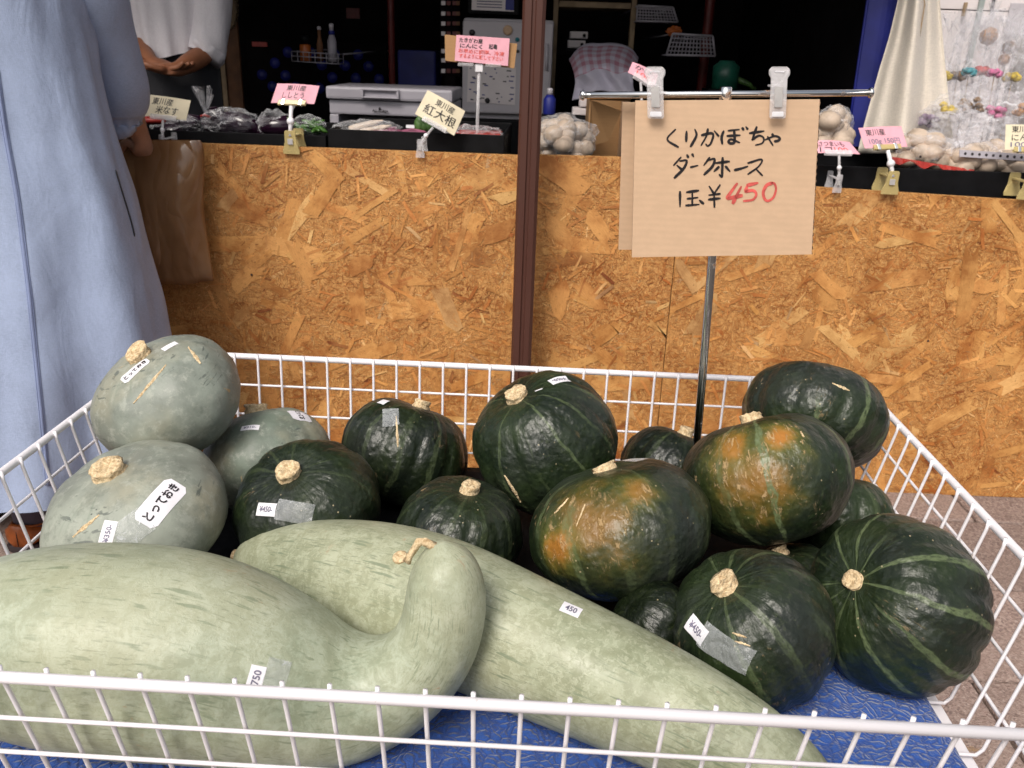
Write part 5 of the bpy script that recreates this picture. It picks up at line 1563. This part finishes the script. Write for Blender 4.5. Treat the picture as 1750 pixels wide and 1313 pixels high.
lathe('printed_mark', [(.004, 0), (.004, .0006), (.0005, .0007)], M['ink'], gb, at(649, 186, 2.1485), (0, -1, 0), 8)

# fridge and board
fr = thing('refrigerator', at(866, 300, 2.9) * 1.0, 'white refrigerator with magnets and a written schedule on its door', 'refrigerator')
fr.location.z = 0
fx0, fx1 = at(790, 100, 2.9).x, at(944, 100, 2.9).x
zt_, zb_ = at(840, 36, 2.9).z, at(840, 194, 2.9).z
box('body', (fx0, 2.93, 0.02), (fx1, 3.45, zt_ + .01), M['white_enamel'], fr, .01)
box('door', (fx0 + .001, 2.895, zb_), (fx1 - .001, 2.929, zt_), M['white_enamel'], fr, .008)
box('lower_door', (fx0 + .001, 2.895, .05), (fx1 - .001, 2.929, zb_ - .02), M['black'], fr, .008)
tube('handle', [at(935, 75, 2.885), at(934, 120, 2.885)], .006, M['white_enamel'], fr, 10)
note = Sheet(at(800, 110, 2.892), at(882, 116, 2.892), at(880, 180, 2.892), at(798, 174, 2.892)); nt_ = note.make('schedule', M['white_wall'], fr, .0005)
rs = random.Random(5)
for k in range(34):
    u_, v_ = rs.uniform(.03, .93), rs.uniform(.05, .93)
    w_ = rs.uniform(.02, .10)
    pts_ = [note.p(u_, v_, .0006), note.p(min(.99, u_ + w_), v_, .0006), note.p(min(.99, u_ + w_), min(.99, v_ + .03), .0006), note.p(u_, min(.99, v_ + .03), .0006)]
    mk('entry', pts_, [(0, 1, 2, 3)], M['blue'] if k % 3 else M['ink'], nt_)
for x, y, rr, mm in ((807, 56, .011, 'ink'), (868, 52, .018, 'card'), (833, 172, .010, 'ink'), (884, 68, .008, 'c_teal'), (885, 88, .006, 'ink')):
    lathe('magnet', [(rr, 0), (rr, .006), (rr * .7, .009), (.001, .0092)], M[mm], fr, at(x, y, 2.8945), (0, -1, 0), 16)
po = thing('framed_notice', at(845, 22, 2.92), 'printed notice in a black frame above the refrigerator', 'notice')
pbox('frame', 800, -90, 890, 24, 2.915, .015, M['black'], po)
ps = Sheet(at(808, -80, 2.912), at(880, -78, 2.912), at(878, 20, 2.912), at(806, 17, 2.912)); pa = ps.make('sheet', M['white_wall'], po, .0005)
for v_ in (.78, .83, .88, .93):
    mk('print_line', [ps.p(.12, v_, .0006), ps.p(.72, v_, .0006), ps.p(.72, v_ + .02, .0006), ps.p(.12, v_ + .02, .0006)], [(0, 1, 2, 3)], M['print'], pa)
mk('print_block', [ps.p(.8, .3, .0006), ps.p(1, .3, .0006), ps.p(1, .98, .0006), ps.p(.8, .98, .0006)], [(0, 1, 2, 3)], M['blue'], pa)
# card rack left of the fridge
rk = thing('card_rack', V((at(768, 60, 2.95).x, 2.95, 0)), 'dark rack holding rows of red and white cards', 'rack')
pbox('frame', 752, -40, 786, 130, 2.98, .05, M['dark_wall'], rk)
box('post', (at(760, 60, 2.98).x, 2.985, 0), (at(778, 60, 2.98).x, 3.02, at(768, 128, 2.98).z), M['dark_wall'], rk)
for j, y_ in enumerate((2, 20, 37, 54, 84, 100, 118)):
    for x_, mm in ((754, 'white_wall'), (763, 'dark_red'), (773, 'dark_red'), (779, 'wood_dark')):
        pbox('card', x_, y_, x_ + 7, y_ + 7, 2.972, .006, M[mm], rk, .001)

# back-wall bits
pgx = thing('perforated_board', V((at(600, 120, 3.5).x, 3.5, 0)), 'black board with round holes showing blue behind it', 'board')
pbox('board', 430, 70, 660, 200, 3.51, .02, M['dark_wall'], pgx)
box('post', (at(480, 150, 3.52).x, 3.515, 0), (at(600, 150, 3.52).x, 3.525, at(560, 199, 3.52).z), M['dark_wall'], pgx)
for j in range(4):
    for i in range(8):
        x_ = 452 + i * 40 + (20 if j % 2 else 0) - j * 2; y_ = 88 + j * 20 + i * 1.5
        if (i * 7 + j * 3) % 5 == 0 or x_ > 655: continue
        lathe('hole', [(.024, 0), (.024, .002), (.001, .0021)], M['blue'], pgx, at(x_, y_, 3.5085), (0, -1, 0), 10)
bb = tag(pbox('blue_crate', 680, 86, 745, 152, 3.3, .2, M['blue'], None, .01), 'plain blue crate behind the grey bin', 'crate')
bbs = thing('crate_stand', V((at(712, 160, 3.4).x, 3.4, 0)), 'black stand carrying the plain blue crate', 'stand')
zz_ = at(712, 152, 3.3).z
box('shelf', (at(676, 150, 3.3).x, 3.29, zz_ - .045), (at(748, 150, 3.3).x, 3.52, zz_ - .012), M['black'], bbs)
for x_ in (at(678, 150, 3.3).x, at(742, 150, 3.3).x): box('leg', (x_, 3.30, 0), (x_ + .03, 3.33, zz_ - .046), M['black'], bbs)
tag(tube('red_pipe', [V((at(668, 20, 3.1).x, 3.1, .0)), V((at(668, 20, 3.1).x, 3.1, 1.3)), V((at(668, 20, 3.1).x, 3.1, 1.949))], .014, M['dark_red'], None, 10), 'dark red pipe standing left of the blue crate', 'pipe')
tag(tube('red_pipe', [V((at(1208, 60, 3.2).x, 3.2, .0)), V((at(1208, 60, 3.2).x, 3.2, 1.3)), V((at(1208, 60, 3.2).x, 3.2, 1.949))], .020, M['dark_red'], None, 10), 'dark red pipe behind the hanging perforated baskets', 'pipe')
wb = thing('wire_rack', at(538, 104, 2.8), 'small grey wire rack hooked on the back wall holding bottles', 'rack')
wa_, wb_ = at(498, 88, 2.80), at(578, 93, 2.80)
for dz in (0, -.016, -.034):
    tube('wire', [wa_ + V((0, .08, dz)), wa_ + V((0, 0, dz)), wb_ + V((0, 0, dz)), wb_ + V((0, .08, dz))], .0018, M['perf'], wb, 6)
for k in range(9):
    p = wa_.lerp(wb_, k / 8); tube('wire', [p, p + V((0, 0, -.034)), p + V((0, .08, -.034)), p + V((0, .08, .005))], .0014, M['perf'], wb, 6)
for k in (0, 1):
    p = wa_.lerp(wb_, k); tube('hanger', [p + V((0, .08, 0)), p + V((0, .6, .01)), p + V((0, 1.22, .02))], .003, M['perf'], wb, 6)
zz_ = wa_.z - .032
def bottle(name, label, x, prof, mats, Y=2.835, z=zz_):
    p = V((at(x, 90, Y).x, Y, z)); r = thing(name, p, label, 'bottle')
    for nm, pr, mm in zip(mats[0], prof, mats[1]): lathe(nm, pr, M[mm], r, p, (0, 0, 1), 16)
    return r
bottle('orange_canister', 'orange canister standing in the small wire rack', 522, [[(.020, 0), (.021, .002), (.021, .055), (.018, .058)], [(.017, .058), (.017, .085), (.012, .09)]], (('body', 'cap'), ('orange', 'black')))
bottle('spray_bottle', 'grey spray bottle with blue collar in the wire rack', 568, [[(.016, 0), (.017, .003), (.017, .07), (.010, .095)], [(.011, .095), (.011, .108)], [(.007, .108), (.009, .13), (.004, .134)]], (('body', 'collar', 'nozzle'), ('perf', 'blue', 'white_enamel')))
bottle('dark_bottle', 'dark brown bottle with a clear glint between orange canister and spray bottle', 547, [[(.012, 0), (.012, .06), (.006, .085), (.006, .11)], [(.007, .11), (.007, .12), (.004, .122)]], (('body', 'cap'), ('wood_dark', 'white_enamel')))
tag(pbox('red_strip', 431, 72, 456, 80, 3.49, .01, M['red'], None, .001), 'short bright red strip on the dark back wall', 'strip')
tag(pbox('red_card', 592, 14, 614, 32, 3.6, .01, M['dark_red'], None, .001), 'dark red card pinned high on the back wall', 'card')
ov = thing('cutting_board', at(390, 44, 3.0), 'rounded grey-brown board hanging beside the vendor', 'board')
b_ = bmesh.new(); bmesh.ops.create_cone(b_, cap_ends=True, segments=32, radius1=1, radius2=1, depth=1)
pc = at(390, 4, 3.0)
for v in b_.verts: v.co = V((pc.x + v.co.x * .036, pc.y + v.co.z * .018, pc.z + v.co.y * .095))
bmesh.ops.bevel(b_, geom=[e for e in b_.edges], offset=.003, segments=1, affect='EDGES')
bm_obj('plate', b_, M['wood'], ov, True)
tube('cord', [pc + V((0, 0, .09)), pc + V((0, .01, .2)), V((pc.x, 3.02, 1.949))], .0025, M['wood_dark'], ov, 6)
wp = thing('timber_partition', V((at(376, 50, 3.06).x, 3.06, 0)), 'pale timber edge with a brown panel beside the vendor', 'frame')
box('post', (at(371, 50, 3.05).x, 3.05, 0), (at(379, 50, 3.05).x, 3.08, 1.949), M['wood'], wp)
box('panel', (at(379.5, 50, 3.06).x, 3.06, 0), (at(406, 50, 3.06).x, 3.075, 1.949), M['wood_dark'], wp)

# right of the post: shelf, drawers, towel
shf = thing('timber_shelf', V((at(1015, 100, 3.2).x, 3.2, 0)), 'pale timber shelf frame behind the towel', 'shelf')
for x_ in (948, 1080):
    box('upright', (at(x_, 60, 3.2).x - .010, 3.2, 0), (at(x_, 60, 3.2).x + .010, 3.24, 1.94), M['wood'], shf)
zs_ = at(1015, 8, 3.2).z
box('board', (at(949, 60, 3.2).x + .010, 3.201, zs_ - .012), (at(1079, 60, 3.2).x - .010, 3.5, zs_ + .010), M['wood'], shf)
zs2 = at(1015, 88, 3.2).z
box('board', (at(949, 60, 3.2).x + .010, 3.201, zs2 - .016), (at(1079, 60, 3.2).x - .010, 3.5, zs2 - .002), M['dark_wall'], shf)
dr = thing('drawer_unit', at(980, 86, 3.22), 'two small white drawers stacked on the timber shelf', 'drawers')
for x0, x1, y0, y1 in ((974, 1005, 54, 66), (970, 1001, 69, 82)):
    pbox('drawer', x0, y0, x1, y1, 3.22, .2, M['white_wall'], dr, .003)
    lathe('knob', [(.006, 0), (.007, .01), (.003, .014)], M['black'], dr, at((x0 + x1) / 2 + 9, (y0 + y1) / 2 + 1, 3.219), (0, -1, 0), 10)
pbox('case', 968, 66.6, 1004, 68.4, 3.221, .2, M['black'], dr, .001)
pbox('case', 968, 83, 1004, 88.5, 3.221, .2, M['black'], dr, .001)
# towel over a crate
TYy = 2.55
cr2 = thing('covered_crate', V((at(1032, 160, TYy).x, TYy + .12, TT)), 'black crate standing under the checked towel', 'crate')
ca_, cb_ = at(996, 158, TYy + .04), at(1072, 158, TYy + .04)
box('body', (ca_.x, TYy + .05, .70), (cb_.x, TYy + .28, at(1032, 126, TYy + .05).z), M['black'], cr2, .01)
for x_ in (ca_.x, cb_.x - .03):
    for y_ in (TYy + .06, TYy + .24): box('leg', (x_, y_, 0), (x_ + .03, y_ + .03, .699), M['black'], cr2)
vs, fs, uv = [], [], []
nu, nv = 40, 40
for j in range(nv + 1):
    for i in range(nu + 1):
        u_, v_ = i / nu, j / nv
        px_ = 978 + (1086 - 978) * u_ + 5 * math.sin(v_ * 5 + u_ * 3)
        arch = math.sin(math.pi * min(max(u_, .02), .98)) ** .45
        if v_ > .45:     # top surface going back
            t = (v_ - .45) / .55
            py_ = 118 - (118 - 72) * (t ** .7) * (.55 + .45 * arch) ; Y_ = TYy + .03 + t * .26
        else:
            t = v_ / .45
            py_ = 158 - (158 - 118) * t + 4 * math.sin(u_ * 11); Y_ = TYy + .012 * math.sin(u_ * 13 + 2 * t) + .02 * t
        edge_in = (abs(u_ - .5) * 2) ** 4
        p = at(px_, py_ + edge_in * 12, Y_)
        p += V((0, -.012 * nz3((u_ * 5, v_ * 5, 0), 1, 2), .008 * nz3((u_ * 4, v_ * 4, 0), 1, 6)))
        vs.append(p)
for j in range(nv):
    for i in range(nu):
        a = j * (nu + 1) + i
        fs.append((a, a + 1, a + nu + 2, a + nu + 1))
        uv += [(i / nu, j / nv), ((i + 1) / nu, j / nv), ((i + 1) / nu, (j + 1) / nv), (i / nu, (j + 1) / nv)]
tw = mk('checked_towel', vs, fs, M['towel'], None, True, uv=uv)
sm_ = tw.modifiers.new('thick', 'SOLIDIFY'); sm_.thickness = .004; sm_.offset = -1
tag(tw, 'lilac-white towel with red checks draped over a crate', 'towel')
veg_bag('big clear sack full of garlic bulbs right of the brown post', 962, 236, 1.88, 112, 76, 'garlic', 21)
bottle('blue_bottle', 'blue bottle with white cap behind the garlic sack', 943, [[(.018, 0), (.019, .003), (.019, .045), (.010, .058)], [(.009, .058), (.009, .075), (.005, .078)]], (('body', 'cap'), ('blue', 'white_enamel')), 2.2, at(943, 196, 2.2).z)
bs_ = thing('riser', V((at(965, 210, 2.2).x, 2.2, TT)), 'low black riser under the blue bottle', 'riser')
zz_ = at(943, 196, 2.2).z
box('top', (at(925, 210, 2.2).x, 2.15, zz_ - .02), (at(1004, 210, 2.2).x, 2.245, zz_ - .0005), M['black'], bs_)
box('side', (at(925, 210, 2.2).x, 2.15, TT), (at(925, 210, 2.2).x + .01, 2.245, zz_ - .021), M['black'], bs_)
for y0, y1, x0, x1, lb in ((166, 183, 990, 1008, 'upper white foam box next to the cardboard box'), (185, 197, 978, 1004, 'lower white foam box behind the garlic sack')):
    tag(pbox('foam_box', x0, y0, x1, y1, 2.16, .08, M['white_wall'], None, .003), lb, 'box', 'white foam boxes behind the garlic')
cb = thing('cardboard_box', at(1040, 266, 1.95), 'open brown cardboard box behind the price board', 'box')
xa, xb = at(1006, 200, 1.95).x, at(1075, 200, 1.95).x; z1_ = at(1040, 172, 1.95).z
box('left_side', (xa, 1.95, TT), (xa + .005, 2.2, z1_), M['card_dark'], cb, .001)
box('right_side', (xb - .005, 1.95, TT), (xb, 2.2, z1_), M['card'], cb, .001)
box('back_side', (xa + .005, 2.195, TT), (xb - .005, 2.2, z1_), M['card_dark'], cb, .001)
mk('flap', [at(1012, 172, 1.95), at(1062, 190, 1.95), at(1040, 240, 1.98), at(1008, 250, 1.98)], [(0, 1, 2, 3)], M['card_dark'], cb).modifiers.new('t', 'SOLIDIFY').thickness = .004
mk('flap', [V((xa, 1.95, z1_)), V((xb, 1.95, z1_)), V((xb, 1.90, z1_ + .012)), V((xa, 1.90, z1_ + .012))], [(0, 1, 2, 3)], M['card_dark'], cb).modifiers.new('t', 'SOLIDIFY').thickness = .004

def perf_basket(label, pts, Y, dp):
    """plastic basket with a pierced front: bars built one by one"""
    tl, tr, br, bl = [at(x, y, Y) for x, y in pts]
    r = thing('perforated_basket', (bl + br) / 2, label, 'basket', 'grey perforated baskets on the back wall')
    nu, nv = 14, 6
    for j in range(nv):
        t = j / (nv - 1)
        a, b = tl.lerp(bl, t), tr.lerp(br, t)
        tube('bar', [a, b], .0045 if j in (0, nv - 1) else .0022, M['perf'], r, 6)
        if j in (0, nv - 1): tube('side_bar', [a, a + V((0, dp, 0)), b + V((0, dp, 0)), b], .003, M['perf'], r, 6)
    for i in range(nu):
        t = i / (nu - 1)
        tube('bar', [tl.lerp(tr, t), bl.lerp(br, t)], .004 if i in (0, nu - 1) else .0022, M['perf'], r, 6)
    mk('bottom', [bl, br, br + V((0, dp, 0)), bl + V((0, dp, 0))], [(0, 1, 2, 3)], M['perf'], r).modifiers.new('t', 'SOLIDIFY').thickness = .003
    for p in (tl, tr): tube('hanger', [p + V((0, dp, 0)), p + V((0, 4.018 - Y, .0))], .003, M['perf'], r, 6)
perf_basket('upper grey perforated basket against the timber upright', [(1090, 10), (1150, 13), (1158, 38), (1088, 36)], 3.1, .12)
perf_basket('lower grey perforated basket with rubbish on its edge', [(1150, 58), (1218, 62), (1222, 96), (1139, 94)], 2.95, .14)
tag(crumple('crumpled_wrapper', at(1152, 54, 2.98), (.028, .02, .018), M['orange'], None, 6), 'crumpled orange wrapper on the lower perforated basket', 'wrapper')
gf = thing('watering_can', V((at(1244, 132, 2.9).x, 2.9, 0)), 'dark green watering can deep in the stall', 'watering can')
pg = at(1240, 128, 2.9)
lathe('body', [(.05, -.05), (.05, .03), (.03, .045), (.028, .05)], simple('green_plastic', (.012, .10, .065), .4, .2), gf, pg, (0, 0, 1), 16)
tube('spout', [pg + V((.03, 0, -.01)), pg + V((.09, 0, -.03)), pg + V((.12, 0, -.05))], [.014, .010, .008], M['leaf'], gf, 8)
box('stand', (pg.x - .07, 2.84, 0), (pg.x + .07, 2.98, pg.z - .051), M['black'], gf)

# blue sheet and curtain at the stall's end
bl_s = thing('blue_tarp', V((at(1490, 200, 2.06).x, 2.06, .8)), 'deep blue tarpaulin hanging beside the cream curtain', 'tarpaulin')
q_ = [at(1483, -60, 2.06), at(1560, -60, 2.06), at(1522, 250, 2.06), at(1446, 250, 2.06)]
q_[0].z = q_[1].z = 1.93
sht = Sheet(*q_, .02); sht.make('sheet', M['blue'], bl_s, .003, 10, 8)
tube('hem', [sht.p(0, t, .002) for t in np.linspace(0, 1, 8)], .004, M['blue'], bl_s, 6)
cu = thing('curtain', V((at(1550, 240, 1.9).x, 1.9, .8)), 'gathered cream curtain tied back at the end of the stall', 'curtain')
vs, fs = [], []
nu, nv = 90, 40
for j in range(nv + 1):
    t = j / nv
    y_ = -150 + (262 + 150) * t
    xl = np.interp(y_, [-150, 0, 63, 123, 211, 262], [1545, 1534, 1518, 1499, 1474, 1462]); xr = np.interp(y_, [-150, 0, 82, 131, 240, 262], [1604, 1606, 1612, 1616, 1626, 1630])
    for i in range(nu + 1):
        u_ = i / nu
        Y_ = 1.93 + .028 * math.sin(u_ * 9.5 + .7 * t) * (.6 + .5 * t) + .012 * math.sin(u_ * 19 + 2) - .05 * math.sin(math.pi * u_)
        vs.append(at(xl + (xr - xl) * (u_ + .02 * math.sin(u_ * 12 + t * 2)), y_, Y_))
for j in range(nv):
    for i in range(nu):
        a = j * (nu + 1) + i; fs.append((a, a + 1, a + nu + 2, a + nu + 1))
cc_ = mk('cloth', vs, fs, M['curtain'], cu, True); cc_.modifiers.new('t', 'SOLIDIFY').thickness = .002
tube('cord', [at(1560, -140, 1.86), at(1572, 20, 1.86), at(1566, 100, 1.865), at(1560, 140, 1.87)], .0022, M['wood'], cu, 6)
tube('cord', [at(1575, -140, 1.86), at(1580, 10, 1.86), at(1572, 60, 1.865), at(1560, 135, 1.87)], .0018, M['wood'], cu, 6)
tube('rail', [V((at(1500, -150, 1.93).x - .1, 1.93, at(1560, -150, 1.93).z)), V((at(1604, -150, 1.93).x + .1, 1.93, at(1560, -150, 1.93).z))], .012, M['wood_dark'], cu, 8)

# white wall with pinned sheets beyond the stall
wl = thing('white_wall', (2.2, 2.75, 0), 'white board wall beyond the curtain with pinned sheets', 'wall')
for k in range(4):
    box('wall_board', (1.03 + .78 * k, 2.75, 0), (1.03 + .78 * k + .775, 2.80, at(1630, 17, 2.75).z - .002), M['white_wall'], wl, .002)
    box('wall_board', (1.03 + .78 * k, 2.75, at(1630, 17, 2.75).z + .002), (1.03 + .78 * k + .775, 2.80, 2.6), M['white_wall'], wl, .002)
box('backing', (1.03, 2.801, 0), (4.15, 2.83, 2.6), M['grey_board'], wl, .002)
pbox('pinned_board', 1648, -60, 1697, 128, 2.735, .010, M['grey_board'], wl, .002)
pbox('pinned_board', 1699, 62, 1800, 240, 2.735, .010, simple('faded_brown_poster', (.20, .18, .17), .7, .4, 9), wl, .002)
pbox('batten', 1698, -60, 1712, 16, 2.73, .015, M['eggplant'], wl, .002)
pbox('pinned_sheet', 1716, 6, 1800, 60, 2.735, .006, M['white_enamel'], wl, .002)
pbox('clip', 1645, 4, 1655, 28, 2.72, .014, M['wood'], wl, .002)

# cellophane bags with dried flowers and sweets
gz = RTZ + .0
items = [('yellow', 1612, 130, .016), ('brown', 1636, 130, .016), ('teal', 1656, 123, .014), ('red', 1680, 122, .017), ('pink', 1700, 125, .014), ('yellow', 1730, 132, .016)]
for k, (c_, x_, y_, s_) in enumerate(items):
    p = at(x_, y_, 1.98 + .02 * (k % 2))
    r = thing('dried_flower_bag', V((p.x, p.y, gz - .05)), f'{c_} dried flower head in cellophane ' + ('beside the curtain folds', 'before the white wall boards', 'below the grey-green pinned board', 'brightest of the flower bags', 'between the red one and the end bag', 'next to the cream garlic card')[k], 'flower bag', 'cellophane bags of dried flowers')
    s_ *= 1.3
    for q in range(7):
        a = q * 2 * math.pi / 7
        blob('petal', p + V((math.cos(a) * s_ * .7, math.sin(a) * s_ * .5, math.sin(a * 2) * s_ * .25)), (s_ * .55, s_ * .5, s_ * .42), M['c_' + c_], r, q + k, .35, 2.4, 2)
    tube('stalk', [p, p + V((.004, .0, -.08)), V((p.x + .004, p.y, gz - .045))], .0012, M['wood'], r, 6)
    vs, fs = [], []
    top = p + V((.01 * (k % 3 - 1), .0, .16 - .02 * (k % 2)))
    for j in range(9):
        t = j / 8
        w_ = .052 * (1 - .1 * t) * (1.0 - .35 * math.exp(-((t - .35) / .12) ** 2)); cz = gz - .045 + (top.z - gz + .045) * t
        for i in range(12):
            a = 2 * math.pi * i / 12
            kk = 1 + .35 * nz3((math.cos(a) * 1.5, math.sin(a) * 1.5, t * 4), 1, k + 3)
            vs.append(V((p.x + w_ * math.cos(a) * kk + .01 * (k % 3 - 1) * t, p.y + .6 * w_ * math.sin(a) * kk, cz)))
    for j in range(8):
        for i in range(12):
            fs.append((j * 12 + i, j * 12 + (i + 1) % 12, (j + 1) * 12 + (i + 1) % 12, (j + 1) * 12 + i))
    mk('film', vs, fs, M['film_thick'], r)
    twist(r, top + V((0, 0, -.05)), h=.05, n=12, spread=.035, seed=k + 30, band=False)
it2 = [('orange', 1690, 62, .024, 2.10), ('brown', 1724, 82, .018, 2.06), ('orange', 1716, 102, .015, 2.04)]
for k, (c_, x_, y_, s_, Y_) in enumerate(it2):
    p = at(x_, y_, Y_)
    r = thing('bagged_sweet', V((p.x, p.y, gz - .05)), ('large round orange sweet on a stick in clear wrap', 'brown sweet on a stick in clear wrap beside the round orange one', 'small orange sweet on a stick below the brown one')[k], 'sweet', 'wrapped sweets on sticks')
    blob('sweet', p, (s_, s_, s_), M['c_' + c_], r, k, .12)
    tube('stick', [p, V((p.x, p.y, gz - .045))], .0022, M['c_white'], r, 6)
    crumple('film', p + V((0, 0, .01)), (s_ * 1.5, s_ * 1.4, s_ * 1.9), M['film'], r, k + 2)
    twist(r, p + V((0, 0, s_ * 1.7)), h=.05, n=10, spread=.02, seed=k, band=False)
# bags lying in the low tray
for k, (x_, y_, w_, h_, c_, lb) in enumerate(((1622, 190, 60, 60, 'yellow', 'crinkled clear bag with yellow dried petals near the curtain'), (1660, 180, 70, 62, 'brown', 'crinkled clear bag with brown seed heads'), (1706, 192, 74, 66, 'pink', 'crinkled clear bag with bright pink petals'), (1590, 208, 46, 50, 'violet', 'crinkled clear bag with a greyish thistle head'), (1745, 190, 60, 70, 'orange', 'crinkled clear bag with orange petals at the tray end'))):
    p = at(x_, y_, 1.86 + .03 * (k % 2)); d = depth(p) / FPX
    r = thing('petal_bag', V((p.x, p.y, p.z - h_ * d / 2)), lb, 'bag', 'crinkled bags in the low tray')
    rs = random.Random(k)
    for q in range(9):
        blob('petal', p + V((rs.uniform(-.02, .02), rs.uniform(-.02, .02), rs.uniform(-.012, .016))), (.011, .010, .008), M['c_' + c_], r, q, .4, 2.4, 2)
    crumple('film', p, (w_ * d / 2, .05, h_ * d / 2), M['film_thick'], r, k + 20, .3)
for k, (x_, y_, w_, h_, lb) in enumerate(((1665, 95, 80, 120, 'tall loose cellophane sheet hanging before the grey-green pinned board'), (1722, 120, 76, 130, 'tall loose cellophane sheet hanging before the faded brown poster'), (1640, 215, 90, 60, 'wide crumpled cellophane heap in front of the flower bags'), (1700, 232, 90, 56, 'flat crumpled cellophane heap on the garlic bags'))):
    p = at(x_, y_, (2.16, 2.14, 1.80, 1.79)[k]); d = depth(p) / FPX
    tag(crumple('cellophane_wrap', p, (w_ * d / 2, .035, h_ * d / 2), M['film_thick'], None, k + 50, .34), lb, 'cellophane')
veg_bag('clear bag of pale garlic bulbs half behind the price board', 1424, 214, 1.80, 60, 66, 'garlic', 31)
for k, (x_, y_, w_, h_, lb) in enumerate(((1580, 252, 100, 50, 'clear bag of garlic lying behind the pink curtain-side card'), (1650, 262, 100, 52, 'clear bag of garlic in the middle of the low tray'), (1716, 268, 80, 52, 'clear bag of garlic at the far end of the low tray'))):
    r, c_, W_, H_ = veg_bag(lb, x_, y_, 1.74, w_, h_, 'garlic', 40 + k, film='film_thick')
twist(r, at(1645, 262, 1.70), h=.06, seed=9)
rn = thing('red_net', at(1600, 285, 1.66), 'red plastic net edge along the low tray', 'net')
vs, fs = [], []
xs = np.linspace(1525, 1665, 24)
for k, x_ in enumerate(xs):
    y0_ = 268 + (x_ - 1525) * .16; h_ = 7 + 5 * math.sin(k * .9) + (8 if k > 18 else 0) * (23 - k) / 5
    vs += [at(x_, y0_, 1.66 + .006 * (k % 2)), at(x_, y0_ + max(h_, 2), 1.645)]
for k in range(len(xs) - 1): fs.append((2 * k, 2 * k + 1, 2 * k + 3, 2 * k + 2))
mk('net', vs, fs, M['red'], rn).modifiers.new('t', 'SOLIDIFY').thickness = .001
hr = thing('slotted_rail', V((at(1690, 268, 1.70).x, 1.70, RTZ)), 'grey slotted plastic strip lying across the garlic bags', 'strip')
sl_ = Sheet(at(1640, 256, 1.66), at(1760, 264, 1.66), at(1760, 276, 1.655), at(1640, 268, 1.655)); sl_.make('strip', M['perf'], hr, .002, 6, 2)
for k in range(9):
    lathe('slot', [(.0035, 0), (.0035, .0006), (.0005, .0007)], M['ink'], hr, sl_.p(.08 + .1 * k, .5, .0002), sl_.n, 8)
